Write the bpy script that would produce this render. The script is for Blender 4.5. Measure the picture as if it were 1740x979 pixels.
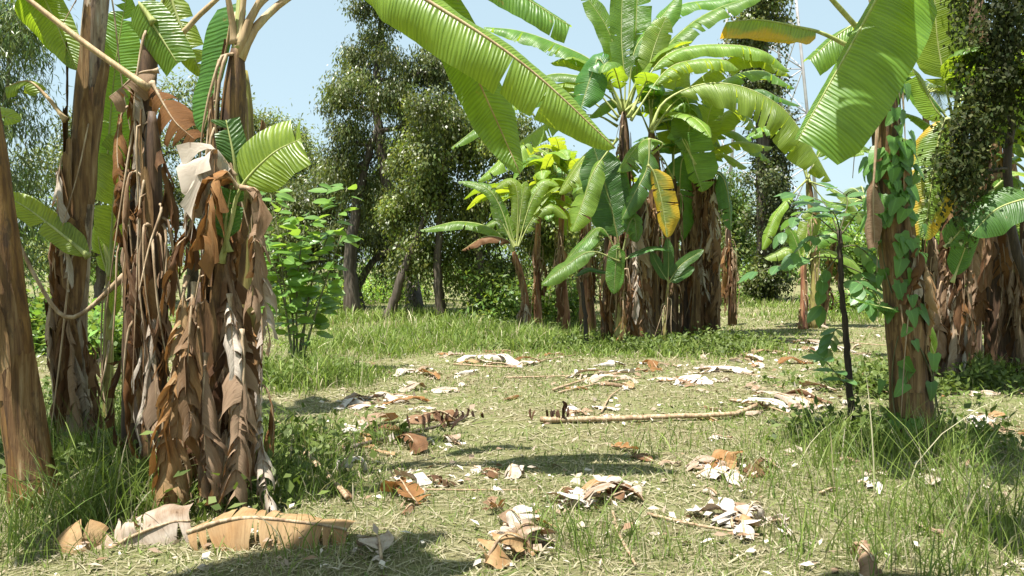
import bpy, math, random
import numpy as np
from mathutils import Vector

# ------------------------------------------------------------------ camera, world, sun, exposure
for o in list(bpy.data.objects):
    bpy.data.objects.remove(o)
scn = bpy.context.scene
COL = scn.collection
FPX, CX, CY, HC = 1310.0, 870.0, 489.5, 1.5
PITCH = math.atan(39.5 / FPX)
cam_d = bpy.data.cameras.new('camera')
cam_d.sensor_width = 36.0
cam_d.lens = 36.0 * FPX / 1740.0
cam_d.clip_start = 0.05
cam_d.clip_end = 3000
cam = bpy.data.objects.new('camera', cam_d)
cam.location = (0, 0, HC)
cam.rotation_euler = (math.pi / 2 - PITCH, 0, 0)
COL.objects.link(cam)
scn.camera = cam
scn.render.resolution_x, scn.render.resolution_y = 1024, 576

SUN_EL = math.radians(71)
SUN_AZ = math.atan2(-0.62, -0.62)          # measured from +Y towards +X
sdir = Vector((math.sin(SUN_AZ) * math.cos(SUN_EL), math.cos(SUN_AZ) * math.cos(SUN_EL), math.sin(SUN_EL)))
world = bpy.data.worlds.new('World')
scn.world = world
world.use_nodes = True
wn = world.node_tree
wn.nodes.clear()
sky = wn.nodes.new('ShaderNodeTexSky')
sky.sky_type = 'NISHITA'
sky.sun_disc = False
sky.sun_elevation = SUN_EL
sky.sun_rotation = SUN_AZ
sky.air_density = 1.0
sky.dust_density = 1.5
sky.ozone_density = 1.0
bg = wn.nodes.new('ShaderNodeBackground')
bg.inputs['Strength'].default_value = 0.068
wo = wn.nodes.new('ShaderNodeOutputWorld')
hz = wn.nodes.new('ShaderNodeMix')          # thin even tropical haze over the whole sky
hz.data_type = 'RGBA'
hz.inputs[0].default_value = 0.62
hz.inputs[7].default_value = (4.3, 5.6, 5.9, 1)
wn.links.new(sky.outputs[0], hz.inputs[6])
wn.links.new(hz.outputs[2], bg.inputs[0])
wn.links.new(bg.outputs[0], wo.inputs[0])
sun_d = bpy.data.lights.new('sun', 'SUN')
sun_d.energy = 5.0
sun_d.angle = math.radians(0.53)
sun_d.color = (1.0, 0.955, 0.88)
sun = bpy.data.objects.new('sun', sun_d)
sun.rotation_euler = sdir.to_track_quat('Z', 'Y').to_euler()
sun.location = (0, 0, 30)
COL.objects.link(sun)
vs = scn.view_settings
vs.view_transform = 'Standard'
vs.look = 'None'
vs.exposure = 1.4
vs.gamma = 1.0
vs.use_curve_mapping = False
scn.render.engine = 'CYCLES'
scn.cycles.max_bounces = 8
scn.cycles.transparent_max_bounces = 8
scn.cycles.transmission_bounces = 6
scn.cycles.diffuse_bounces = 4

# ------------------------------------------------------------------ helpers
R = random.Random(7)
NR = np.random.default_rng(11)
sp_, cp_ = math.sin(PITCH), math.cos(PITCH)


def ray(px, py):
    u, v = (px - CX) / FPX, (CY - py) / FPX
    return Vector((u, cp_ + v * sp_, -sp_ + v * cp_))


def at(px, py, d):
    r = ray(px, py)
    k = d / r.y
    return Vector((r.x * k, d, HC + r.z * k))


def gz(x, y):
    return 0.022 * math.sin(x * 1.3 + 0.6 * y) + 0.018 * math.sin(y * 1.7 - x * 0.8 + 1.0) + 0.03 * math.sin(x * 0.31 + 2) * math.sin(y * 0.27)


def gzn(x, y):
    return 0.022 * np.sin(x * 1.3 + 0.6 * y) + 0.018 * np.sin(y * 1.7 - x * 0.8 + 1.0) + 0.03 * np.sin(x * 0.31 + 2) * np.sin(y * 0.27)


def gnd(px, py):
    r = ray(px, py)
    k = HC / -r.z
    x, y = r.x * k, r.y * k
    return Vector((x, y, gz(x, y)))


def tag(o, label=None, cat=None, group=None, kind=None):
    if label: o['label'] = label
    if cat: o['category'] = cat
    if group: o['group'] = group
    if kind: o['kind'] = kind
    return o


def thing(name, loc, label, cat, group=None):
    o = bpy.data.objects.new(name, None)
    o.empty_display_size = 0.2
    o.location = loc
    COL.objects.link(o)
    return tag(o, label, cat, group)


def link(name, me, parent=None):
    o = bpy.data.objects.new(name, me)
    COL.objects.link(o)
    if parent is not None:
        o.parent = parent
    return o


class MB:
    """collects vertices, faces, uvs, colours for one mesh"""
    def __init__(self):
        self.v, self.f, self.uv = [], [], []

    def add(self, verts, faces, uvs=None):
        b = len(self.v)
        self.v.extend([tuple(p) for p in verts])
        self.f.extend([tuple(i + b for i in fc) for fc in faces])
        self.uv.extend(uvs if uvs is not None else [(0, 0)] * len(verts))

    def mesh(self, name, mat, smooth=True, off=None):
        v = np.array(self.v, dtype=np.float64).reshape(-1, 3)
        if off is not None:
            v = v - np.array(off)
        me = bpy.data.meshes.new(name)
        me.from_pydata(v.tolist(), [], self.f)
        uvl = me.uv_layers.new(name='UVMap')
        li = np.zeros(len(me.loops), dtype=np.int32)
        me.loops.foreach_get('vertex_index', li)
        uvl.data.foreach_set('uv', np.array(self.uv, dtype=np.float32)[li].ravel())
        if smooth:
            me.polygons.foreach_set('use_smooth', np.ones(len(me.polygons), dtype=bool))
        me.materials.append(mat)
        me.update()
        return me

    def build(self, name, mat, parent=None, smooth=True):
        off = parent_origin(parent)
        return link(name, self.mesh(name, mat, smooth, off), parent)


def parent_origin(p):
    l = Vector((0, 0, 0))
    while p is not None:
        l = l + p.location
        p = p.parent
    return l


def spline(pts, n):
    """Catmull-Rom through the points, resampled evenly to n points"""
    P = np.array([tuple(p) for p in pts], dtype=float)
    if len(P) == 2:
        t = np.linspace(0, 1, n)[:, None]
        return P[0] * (1 - t) + P[1] * t
    E = np.vstack([2 * P[0] - P[1], P, 2 * P[-1] - P[-2]])
    out = []
    for i in range(1, len(E) - 2):
        t = np.linspace(0, 1, 16, endpoint=False)[:, None]
        a, b, c, d = E[i - 1], E[i], E[i + 1], E[i + 2]
        out.append(0.5 * (2 * b + (c - a) * t + (2 * a - 5 * b + 4 * c - d) * t ** 2 + (-a + 3 * b - 3 * c + d) * t ** 3))
    out.append(P[-1:])
    C = np.vstack(out)
    s = np.concatenate([[0], np.cumsum(np.linalg.norm(np.diff(C, axis=0), axis=1))])
    q = np.linspace(0, s[-1], n)
    return np.stack([np.interp(q, s, C[:, k]) for k in range(3)], axis=1)


def arclen(C):
    return float(np.linalg.norm(np.diff(C, axis=0), axis=1).sum())


def tube(mb, C, rad, sides=6, cap=True, shape=None):
    C = np.asarray(C, float)
    n = len(C)
    rad = np.broadcast_to(np.asarray(rad, float), (n,))
    T = np.gradient(C, axis=0)
    T /= np.linalg.norm(T, axis=1)[:, None] + 1e-9
    ref = np.array([0.0, 1.0, 0.0]) if abs(T[:, 1]).mean() < 0.8 else np.array([1.0, 0, 0])
    A = np.cross(T, ref); A /= np.linalg.norm(A, axis=1)[:, None] + 1e-9
    B = np.cross(A, T)
    th = np.linspace(0, 2 * math.pi, sides, endpoint=False)
    V = []; U = []
    ln = 0.0
    for i in range(n):
        if i: ln += float(np.linalg.norm(C[i] - C[i - 1]))
        rr = rad[i] * (shape(i / max(1, n - 1), th) if shape else 1.0)
        ring = C[i] + (np.cos(th) * rr)[:, None] * A[i] + (np.sin(th) * rr)[:, None] * B[i]
        V.append(ring)
        U += [(ln, k / sides) for k in range(sides)]
    V = np.vstack(V).tolist()
    F = []
    for i in range(n - 1):
        for k in range(sides):
            k2 = (k + 1) % sides
            F.append((i * sides + k, i * sides + k2, (i + 1) * sides + k2, (i + 1) * sides + k))
    if cap:
        F.append(tuple(range(sides))[::-1])
        F.append(tuple((n - 1) * sides + k for k in range(sides)))
    mb.add(V, F, U)


def unit(v):
    v = np.asarray(v, float)
    return v / (np.linalg.norm(v) + 1e-9)


def blade(mb, C, width, face=(0, 0, 1), rnd=None, tear=0.15, fold=25, droop=60, sag=0.0, crumple=0.0,
          blunt=0.0, half=(1.0, 1.0), curl=0.0, base=0.0, gap=0.05, cols=4, lobevar=10, twist=0.0, shingle=0.0, slant=0.16, rag=0.0, skip=0.0):
    """banana leaf blade along the midrib curve C (n,3); halves split into lobes by tears"""
    rnd = rnd or R
    n = len(C)
    T = np.gradient(C, axis=0); T /= np.linalg.norm(T, axis=1)[:, None] + 1e-9
    fc = np.array(face, float)
    N = fc - (T @ fc)[:, None] * T
    N /= np.linalg.norm(N, axis=1)[:, None] + 1e-9
    S = np.cross(T, N)
    if twist:
        a = np.radians(np.linspace(0, twist, n))[:, None]
        N, S = N * np.cos(a) + S * np.sin(a), S * np.cos(a) - N * np.sin(a)
    s = np.linspace(0, 1, n)
    prof = np.minimum(1, (s / 0.16 + base) ** 0.6) * np.clip((1.0 + blunt - s) / (0.30), 0, 1) ** 0.55
    prof = prof * (0.88 + 0.12 * np.sin(s * 3.0))
    L = arclen(C)
    su = s * L
    ph = [rnd.uniform(0, 6.28) for _ in range(8)]
    for side in (0, 1):
        sg = -1 if side == 0 else 1
        hw = 0.5 * width * prof * half[side]
        # lobes
        cuts = [0]
        i = 0
        while i < n - 1:
            i += 1
            if i >= n - 1: break
            if rnd.random() < tear and i - cuts[-1] >= 1:
                cuts.append(i)
        cuts.append(n - 1)
        for a, b in zip(cuts[:-1], cuts[1:]):
            idx = np.arange(a, b + 1)
            extra = rnd.gauss(0, lobevar)
            shrink = rnd.uniform(0.86, 1.0) if tear > 0 else 1.0
            if rag: shrink *= rnd.uniform(1 - rag, 1 + 0.35 * rag)
            if skip and rnd.random() < skip: shrink *= 0.14
            lsl = slant * rnd.uniform(0.5, 1.5) if slant > 0.2 else slant
            g0 = gap * rnd.uniform(0.2, 1.0) if a > 0 else 0
            g1 = gap * rnd.uniform(0.2, 1.0) if b < n - 1 else 0
            lc = curl * rnd.uniform(0.3, 1.3)
            shg = shingle * rnd.uniform(0.3, 1.6)
            vv = np.linspace(0, 1, cols + 1)
            off_s = np.zeros((len(idx),)); off_n = np.zeros((len(idx),))
            V = []; U = []
            fo, dr = fold + extra * 0.4, droop + extra
            prev = 0.0
            for k, v in enumerate(vv):
                if k:
                    vm = (v + prev) / 2
                    ang = np.radians(fo - dr * vm - lc * vm * vm + 9 * np.sin(su[idx] * 11 + ph[side] + 3 * v) * v)
                    step = (v - prev) * hw[idx] * shrink
                    off_s = off_s + np.cos(ang) * step
                    off_n = off_n + np.sin(ang) * step
                prev = v
                P = C[idx] + S[idx] * (sg * off_s)[:, None] + N[idx] * off_n[:, None]
                # slant of the side veins + tear gaps
                w01 = (idx - a) / max(1, (b - a))
                sh = lsl * hw[idx] * v ** 1.3 + (g0 * (1 - w01) - g1 * w01) * v ** 1.3
                P = P + T[idx] * sh[:, None]
                P[:, 2] -= sag * v * v * hw[idx] * (1 + 0.3 * np.sin(su[idx] * 17 + ph[2]))
                if shg:
                    P = P + N[idx] * (shg * w01 ** 1.5 * (0.25 + 0.75 * v))[:, None]
                # every side vein sits in a faint pleat
                P = P + N[idx] * (0.0022 * v * np.sin(idx * 2.1 + ph[3]))[:, None]
                if crumple:
                    q = P * 1.0
                    for f, am in ((7.0, 1.0), (17.0, 0.55), (33.0, 0.3)):
                        P = P + am * crumple * (0.25 + v) * np.stack([
                            np.sin(q[:, 1] * f + q[:, 2] * f * 1.3 + ph[4] + side),
                            np.sin(q[:, 2] * f * 1.1 + q[:, 0] * f + ph[5]),
                            np.sin(q[:, 0] * f * 1.2 + q[:, 1] * f * 0.9 + ph[6])], axis=1)
                V.append(P)
                U += [(float(su[j]), sg * v) for j in idx]
            m = len(idx)
            V = np.vstack(V).tolist()
            F = []
            for k in range(cols):
                for j in range(m - 1):
                    q = (k * m + j, k * m + j + 1, (k + 1) * m + j + 1, (k + 1) * m + j)
                    F.append(q if side else q[::-1])
            mb.add(V, F, U)


def leaf(parent, pts, width, mat, rib_mat, petiole=0.3, rib=0.02, name='leaf', face=(0, -0.35, 0.9), rows=None, ribless=False, label=None, flare=1.1, **kw):
    """a leaf part (blade) with its midrib and stalk as a sub-part; pts are world points, stalk first"""
    Lall = arclen(spline(pts, 40))
    n = max(24, int(Lall / 0.035)) if rows is None else rows
    n = min(n, 90)
    C = spline(pts, n)
    i0 = int(petiole * (n - 1))
    mb = MB()
    blade(mb, C[i0:], width, face, **kw)
    o = mb.build(name, mat, parent)
    if label: o['label'] = label
    if not ribless:
        mr = MB()
        tt = np.linspace(0, 1, n)
        rr = rib * (1 - 0.86 * np.clip((tt - petiole * 0.6) / (1 - petiole * 0.6), 0, 1) ** 0.8)
        rr = rr * (1 + flare * np.exp(-tt * 16))
        st = max(1, n // 28)
        ids = list(range(0, n, st))
        if ids[-1] != n - 1: ids.append(n - 1)
        Cm = C[ids].copy()
        tube(mr, Cm, rr[ids], 6)
        mr.build('midrib', rib_mat, o)
    return o


# ------------------------------------------------------------------ materials
def mk(name):
    m = bpy.data.materials.new(name)
    m.use_nodes = True
    nt = m.node_tree
    nt.nodes.clear()
    return m, nt, nt.nodes, nt.links


def N_(nt, typ, **kw):
    n = nt.nodes.new(typ)
    for k, v in kw.items():
        setattr(n, k, v)
    return n


def math_n(nt, op, a, b=None):
    n = nt.nodes.new('ShaderNodeMath'); n.operation = op
    for i, x in enumerate((a, b)):
        if x is None: continue
        if isinstance(x, (int, float)): n.inputs[i].default_value = x
        else: nt.links.new(x, n.inputs[i])
    return n.outputs[0]


def mixc(nt, fac, a, b, blend='MIX'):
    n = nt.nodes.new('ShaderNodeMix'); n.data_type = 'RGBA'; n.blend_type = blend
    for i, x in ((0, fac), (6, a), (7, b)):
        if isinstance(x, (int, float)): n.inputs[i].default_value = x
        elif isinstance(x, tuple): n.inputs[i].default_value = (*x, 1)
        else: nt.links.new(x, n.inputs[i])
    return n.outputs[2]


def ramp(nt, fac, stops):
    n = nt.nodes.new('ShaderNodeValToRGB')
    e = n.color_ramp.elements
    while len(e) < len(stops): e.new(0.5)
    for k, (p, c) in enumerate(stops):
        e[k].position = p
        e[k].color = (*c, 1) if isinstance(c, tuple) else (c, c, c, 1)
    nt.links.new(fac, n.inputs[0])
    return n.outputs[0]


def noise(nt, vec, scale, detail=4, rough=0.55):
    n = nt.nodes.new('ShaderNodeTexNoise')
    n.inputs['Scale'].default_value = scale
    n.inputs['Detail'].default_value = detail
    n.inputs['Roughness'].default_value = rough
    if vec is not None: nt.links.new(vec, n.inputs['Vector'])
    return n.outputs[0]


def vec3(nt, x, y, z):
    n = nt.nodes.new('ShaderNodeCombineXYZ')
    for i, q in enumerate((x, y, z)):
        if isinstance(q, (int, float)): n.inputs[i].default_value = q
        else: nt.links.new(q, n.inputs[i])
    return n.outputs[0]


def finish(nt, col, tcol, tfac, rough, bump=None, bstr=0.3, bdist=0.004, spec=0.5):
    p = nt.nodes.new('ShaderNodeBsdfPrincipled')
    if isinstance(col, tuple): p.inputs['Base Color'].default_value = (*col, 1)
    else: nt.links.new(col, p.inputs['Base Color'])
    if isinstance(rough, (int, float)): p.inputs['Roughness'].default_value = rough
    else: nt.links.new(rough, p.inputs['Roughness'])
    p.inputs['Specular IOR Level'].default_value = spec
    nrm = None
    if bump is not None:
        b = nt.nodes.new('ShaderNodeBump')
        b.inputs['Strength'].default_value = bstr
        b.inputs['Distance'].default_value = bdist
        nt.links.new(bump, b.inputs['Height'])
        nrm = b.outputs[0]
        nt.links.new(nrm, p.inputs['Normal'])
    out = nt.nodes.new('ShaderNodeOutputMaterial')
    if tfac:
        t = nt.nodes.new('ShaderNodeBsdfTranslucent')
        if isinstance(tcol, tuple): t.inputs[0].default_value = (*tcol, 1)
        else: nt.links.new(tcol, t.inputs[0])
        if nrm is not None: nt.links.new(nrm, t.inputs['Normal'])
        mx = nt.nodes.new('ShaderNodeMixShader')
        mx.inputs[0].default_value = tfac
        nt.links.new(p.outputs[0], mx.inputs[1])
        nt.links.new(t.outputs[0], mx.inputs[2])
        nt.links.new(mx.outputs[0], out.inputs[0])
    else:
        nt.links.new(p.outputs[0], out.inputs[0])


def uv_parts(nt):
    uv = nt.nodes.new('ShaderNodeUVMap'); uv.uv_map = 'UVMap'
    s = nt.nodes.new('ShaderNodeSeparateXYZ'); nt.links.new(uv.outputs[0], s.inputs[0])
    oi = nt.nodes.new('ShaderNodeObjectInfo')
    return s.outputs[0], s.outputs[1], oi.outputs['Random']


def banana_leaf_mat(name, dark, light, trans, yellow=0.0, edge=0.5, tfac=0.45):
    m, nt, N, L = mk(name)
    u, v, rnd = uv_parts(nt)
    av = math_n(nt, 'ABSOLUTE', v)
    us = math_n(nt, 'SUBTRACT', u, math_n(nt, 'MULTIPLY', av, 0.05))
    sid = math_n(nt, 'ADD', math_n(nt, 'MULTIPLY', rnd, 37.0), math_n(nt, 'MULTIPLY', math_n(nt, 'SIGN', v), 3.0))
    veins = noise(nt, vec3(nt, math_n(nt, 'MULTIPLY', us, 42.0), math_n(nt, 'MULTIPLY', av, 0.9), sid), 1.0, 3, 0.6)
    broad = noise(nt, vec3(nt, math_n(nt, 'MULTIPLY', us, 9.0), math_n(nt, 'MULTIPLY', av, 1.2), sid), 1.0, 3)
    wob = noise(nt, vec3(nt, math_n(nt, 'MULTIPLY', us, 12.0), math_n(nt, 'MULTIPLY', av, 0.6), sid), 1.0, 2)
    pleat = math_n(nt, 'MULTIPLY', math_n(nt, 'ADD', math_n(nt, 'SINE', math_n(nt, 'ADD', math_n(nt, 'MULTIPLY', us, 235.0), math_n(nt, 'MULTIPLY', wob, 14.0))), 1.0), 0.5)
    veins = math_n(nt, 'ADD', math_n(nt, 'MULTIPLY', veins, 0.72), math_n(nt, 'MULTIPLY', pleat, 0.28))
    stripe = ramp(nt, veins, [(0.30, 0.0), (0.70, 1.0)])
    br = ramp(nt, broad, [(0.3, 0.0), (0.72, 1.0)])
    f = math_n(nt, 'ADD', math_n(nt, 'MULTIPLY', stripe, 0.5), math_n(nt, 'MULTIPLY', br, 0.5))
    col = mixc(nt, f, dark, light)
    tc = mixc(nt, f, tuple(c * 0.55 for c in trans), trans)
    # leaf-to-leaf difference
    hv = nt.nodes.new('ShaderNodeHueSaturation')
    L.new(col, hv.inputs['Color'])
    L.new(math_n(nt, 'ADD', math_n(nt, 'MULTIPLY', rnd, 0.03), 0.485), hv.inputs['Hue'])
    L.new(math_n(nt, 'ADD', math_n(nt, 'MULTIPLY', rnd, 0.35), 0.85), hv.inputs['Value'])
    col = hv.outputs[0]
    # midrib band paler
    mid = ramp(nt, av, [(0.02, 1.0), (0.07, 0.0)])
    col = mixc(nt, math_n(nt, 'MULTIPLY', mid, 0.5), col, (0.30, 0.36, 0.10))
    # yellowing and brown edges (wear with its own shape)
    if yellow:
        yn = noise(nt, vec3(nt, math_n(nt, 'MULTIPLY', us, 3.5), av, sid), 1.0, 4)
        yf = ramp(nt, math_n(nt, 'ADD', yn, math_n(nt, 'MULTIPLY', av, 0.35)), [(1.0 - yellow - 0.1, 0.0), (1.0 - yellow + 0.1, 1.0)])
        col = mixc(nt, yf, col, (0.55, 0.38, 0.03))
        tc = mixc(nt, yf, tc, (0.75, 0.45, 0.03))
    en = noise(nt, vec3(nt, math_n(nt, 'MULTIPLY', us, 22.0), math_n(nt, 'MULTIPLY', v, 3.0), sid), 1.0, 5, 0.7)
    ef = ramp(nt, math_n(nt, 'ADD', av, math_n(nt, 'MULTIPLY', en, 0.32 * edge)), [(1.02, 0.0), (1.10, 1.0)])
    col = mixc(nt, ef, col, (0.22, 0.12, 0.045))
    tc = mixc(nt, ef, tc, (0.20, 0.09, 0.02))
    spots = noise(nt, vec3(nt, math_n(nt, 'MULTIPLY', u, 16.0), math_n(nt, 'MULTIPLY', v, 3.0), sid), 1.0, 2)
    sf = ramp(nt, spots, [(0.71, 0.0), (0.75, 0.7)])
    col = mixc(nt, sf, col, (0.24, 0.15, 0.05))
    finish(nt, col, tc, tfac, 0.39, veins, 1.0, 0.011, 0.6)
    return m


def dry_mat(name, a, b, c, tfac=0.14):
    m, nt, N, L = mk(name)
    u, v, rnd = uv_parts(nt)
    sid = math_n(nt, 'MULTIPLY', rnd, 53.0)
    fib = noise(nt, vec3(nt, math_n(nt, 'MULTIPLY', u, 70.0), math_n(nt, 'MULTIPLY', v, 1.6), sid), 1.0, 4, 0.65)
    blot = noise(nt, vec3(nt, math_n(nt, 'MULTIPLY', u, 6.0), math_n(nt, 'MULTIPLY', v, 1.7), sid), 1.0, 4)
    pick = math_n(nt, 'ADD', math_n(nt, 'MULTIPLY', rnd, 0.55), math_n(nt, 'MULTIPLY', blot, 0.55))
    col = ramp(nt, pick, [(0.30, a), (0.52, b), (0.74, c)])
    col = mixc(nt, math_n(nt, 'MULTIPLY', ramp(nt, fib, [(0.3, 0.0), (0.7, 1.0)]), 0.45), col, (0.10, 0.06, 0.035), 'MIX')
    sp = ramp(nt, noise(nt, vec3(nt, math_n(nt, 'MULTIPLY', u, 30.0), math_n(nt, 'MULTIPLY', v, 5.0), sid), 1.0, 3), [(0.66, 0.0), (0.74, 0.7)])
    col = mixc(nt, sp, col, (0.07, 0.04, 0.025))
    finish(nt, col, (0.42, 0.19, 0.05), tfac, 0.8, math_n(nt, 'ADD', fib, math_n(nt, 'MULTIPLY', blot, 0.6)), 0.7, 0.008, 0.15)
    return m


def stem_mat(name, cols, dark=0.5, scale=1.0):
    m, nt, N, L = mk(name)
    tc = nt.nodes.new('ShaderNodeTexCoord')
    oi = nt.nodes.new('ShaderNodeObjectInfo')
    s = nt.nodes.new('ShaderNodeSeparateXYZ'); L.new(tc.outputs['Object'], s.inputs[0])
    rz = math_n(nt, 'MULTIPLY', oi.outputs['Random'], 31.0)
    st = vec3(nt, math_n(nt, 'ADD', math_n(nt, 'MULTIPLY', s.outputs[0], 26 * scale), rz), math_n(nt, 'MULTIPLY', s.outputs[1], 26 * scale), math_n(nt, 'MULTIPLY', s.outputs[2], 1.5 * scale))
    fine = vec3(nt, math_n(nt, 'ADD', math_n(nt, 'MULTIPLY', s.outputs[0], 110 * scale), rz), math_n(nt, 'MULTIPLY', s.outputs[1], 110 * scale), math_n(nt, 'MULTIPLY', s.outputs[2], 5 * scale))
    a = noise(nt, st, 1.0, 5, 0.6)
    b = noise(nt, fine, 1.0, 4, 0.6)
    bl = noise(nt, vec3(nt, math_n(nt, 'ADD', math_n(nt, 'MULTIPLY', s.outputs[0], 12 * scale), rz), math_n(nt, 'MULTIPLY', s.outputs[1], 12 * scale), math_n(nt, 'MULTIPLY', s.outputs[2], 5 * scale)), 1.0, 5, 0.65)
    col = ramp(nt, a, [(0.28, cols[0]), (0.45, cols[1]), (0.58, cols[2]), (0.72, cols[3])])
    col = mixc(nt, math_n(nt, 'MULTIPLY', ramp(nt, b, [(0.35, 0.0), (0.75, 1.0)]), 0.35), col, (0.05, 0.03, 0.018))
    col = mixc(nt, math_n(nt, 'MULTIPLY', ramp(nt, bl, [(0.54, 0.0), (0.64, 1.0)]), dark), col, (0.045, 0.028, 0.02))
    finish(nt, col, None, 0, 0.62, math_n(nt, 'ADD', a, math_n(nt, 'MULTIPLY', b, 0.5)), 0.8, 0.012, 0.3)
    return m


def foliage_mat(name, col, trans, tfac=0.35, rough=0.45, spec=0.5):
    m, nt, N, L = mk(name)
    at_ = nt.nodes.new('ShaderNodeAttribute'); at_.attribute_name = 'Col'
    c = mixc(nt, 1.0, at_.outputs['Color'], col, 'MULTIPLY')
    t = mixc(nt, 1.0, at_.outputs['Color'], trans, 'MULTIPLY')
    finish(nt, c, t, tfac, rough, None, spec=spec)
    return m


def plain_leaf_mat(name, dark, light, trans, tfac=0.35, rough=0.4):
    m, nt, N, L = mk(name)
    u, v, rnd = uv_parts(nt)
    tc = nt.nodes.new('ShaderNodeTexCoord')
    n1 = noise(nt, tc.outputs['Object'], 30.0, 3)
    f = math_n(nt, 'ADD', math_n(nt, 'MULTIPLY', rnd, 0.7), math_n(nt, 'MULTIPLY', n1, 0.4))
    col = mixc(nt, f, dark, light)
    mid = ramp(nt, math_n(nt, 'ABSOLUTE', v), [(0.04, 1.0), (0.10, 0.0)])
    col = mixc(nt, math_n(nt, 'MULTIPLY', mid, 0.5), col, tuple(min(1, c * 1.8) for c in light))
    side = noise(nt, vec3(nt, math_n(nt, 'MULTIPLY', math_n(nt, 'SUBTRACT', u, math_n(nt, 'MULTIPLY', math_n(nt, 'ABSOLUTE', v), 0.03)), 90.0), 0.0, 0.0), 1.0, 2)
    finish(nt, col, trans, tfac, rough, side, 0.5, 0.004, 0.5)
    return m


M = {}
M['leaf'] = banana_leaf_mat('banana_leaf_green', (0.05, 0.125, 0.016), (0.14, 0.26, 0.035), (0.46, 0.64, 0.03), 0, 0.5, 0.44)
M['leaf_lime'] = banana_leaf_mat('banana_leaf_lime', (0.095, 0.18, 0.02), (0.24, 0.35, 0.05), (0.58, 0.69, 0.035), 0, 0.6, 0.47)
M['leaf_deep'] = banana_leaf_mat('banana_leaf_deep', (0.035, 0.10, 0.016), (0.075, 0.19, 0.03), (0.20, 0.42, 0.03), 0, 0.4, 0.38)
M['leaf_yellow'] = banana_leaf_mat('banana_leaf_yellowing', (0.13, 0.20, 0.03), (0.26, 0.34, 0.06), (0.55, 0.60, 0.05), 0.36, 0.9, 0.42)
M['leaf_edge'] = banana_leaf_mat('banana_leaf_yellow_edge', (0.10, 0.18, 0.03), (0.22, 0.31, 0.06), (0.55, 0.65, 0.05), 0.27, 0.9, 0.45)
M['dry'] = dry_mat('banana_leaf_dry_brown', (0.055, 0.027, 0.014), (0.15, 0.075, 0.035), (0.32, 0.22, 0.145))
M['dry_pale'] = dry_mat('banana_leaf_dry_pale', (0.19, 0.115, 0.062), (0.35, 0.265, 0.19), (0.50, 0.44, 0.37), 0.12)
M['litter_pale'] = dry_mat('fallen_leaf_whitened', (0.26, 0.18, 0.12), (0.48, 0.42, 0.35), (0.64, 0.60, 0.55), 0.1)  # pale dry leaf colour, whitened to imitate overexposed light
M['dry_orange'] = dry_mat('banana_leaf_dry_orange', (0.15, 0.065, 0.022), (0.28, 0.14, 0.05), (0.40, 0.27, 0.14), 0.2)
M['stem'] = stem_mat('pseudostem_brown', [(0.035, 0.018, 0.010), (0.095, 0.05, 0.022), (0.20, 0.115, 0.038), (0.24, 0.19, 0.07)], 0.75)
M['stem_dark'] = stem_mat('pseudostem_dark', [(0.024, 0.014, 0.010), (0.065, 0.037, 0.022), (0.12, 0.07, 0.038), (0.18, 0.12, 0.07)], 0.7)  # dark brown stem, deepened further in place of canopy shade
M['stem_pale'] = stem_mat('pseudostem_pale', [(0.09, 0.055, 0.035), (0.23, 0.16, 0.11), (0.38, 0.30, 0.22), (0.48, 0.43, 0.36)], 0.85)
M['stem_ochre'] = stem_mat('pseudostem_ochre', [(0.05, 0.024, 0.010), (0.15, 0.075, 0.026), (0.25, 0.135, 0.042), (0.29, 0.18, 0.065)], 0.75)
M['stem_green'] = stem_mat('pseudostem_green', [(0.14, 0.09, 0.03), (0.27, 0.22, 0.07), (0.36, 0.33, 0.10), (0.40, 0.38, 0.17)], 0.45)
M['stem_red'] = stem_mat('pseudostem_reddish', [(0.13, 0.045, 0.03), (0.30, 0.12, 0.07), (0.40, 0.22, 0.11), (0.36, 0.30, 0.13)], 0.35)
M['sheath'] = stem_mat('dry_sheath', [(0.05, 0.025, 0.012), (0.15, 0.08, 0.034), (0.25, 0.15, 0.065), (0.36, 0.26, 0.15)], 0.6)
M['rib'] = stem_mat('leaf_rib_green', [(0.22, 0.26, 0.07), (0.34, 0.38, 0.12), (0.42, 0.46, 0.18), (0.5, 0.5, 0.26)], 0.12, 0.6)
M['rib_pink'] = stem_mat('leaf_stalk_pinkish', [(0.30, 0.20, 0.11), (0.42, 0.29, 0.16), (0.48, 0.36, 0.2), (0.52, 0.45, 0.26)], 0.2, 0.6)
M['rib_dry'] = stem_mat('leaf_stalk_dry', [(0.16, 0.10, 0.06), (0.32, 0.22, 0.13), (0.45, 0.34, 0.22), (0.55, 0.46, 0.34)], 0.25)
M['bark'] = stem_mat('bark_grey_brown', [(0.035, 0.026, 0.02), (0.07, 0.055, 0.04), (0.11, 0.09, 0.07), (0.16, 0.14, 0.11)], 0.4, 0.5)
M['bark_dark'] = stem_mat('bark_dark', [(0.014, 0.010, 0.008), (0.03, 0.022, 0.017), (0.05, 0.037, 0.028), (0.09, 0.07, 0.05)], 0.4, 1.5)
M['twig_green'] = stem_mat('twig_green', [(0.06, 0.06, 0.03), (0.11, 0.11, 0.05), (0.16, 0.16, 0.08), (0.2, 0.19, 0.1)], 0.3)
M['fol_tree'] = foliage_mat('foliage_tree', (0.10, 0.13, 0.042), (0.23, 0.30, 0.05), 0.30, 0.42, 0.45)
M['fol_vine'] = foliage_mat('foliage_vine', (0.115, 0.15, 0.04), (0.27, 0.35, 0.045), 0.32, 0.42, 0.45)
M['fol_bamboo'] = foliage_mat('foliage_bamboo', (0.10, 0.15, 0.05), (0.20, 0.28, 0.06), 0.3, 0.4, 0.5)
M['fol_creeper'] = foliage_mat('foliage_creeper', (0.075, 0.10, 0.035), (0.16, 0.22, 0.04), 0.25, 0.7, 0.15)
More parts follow.
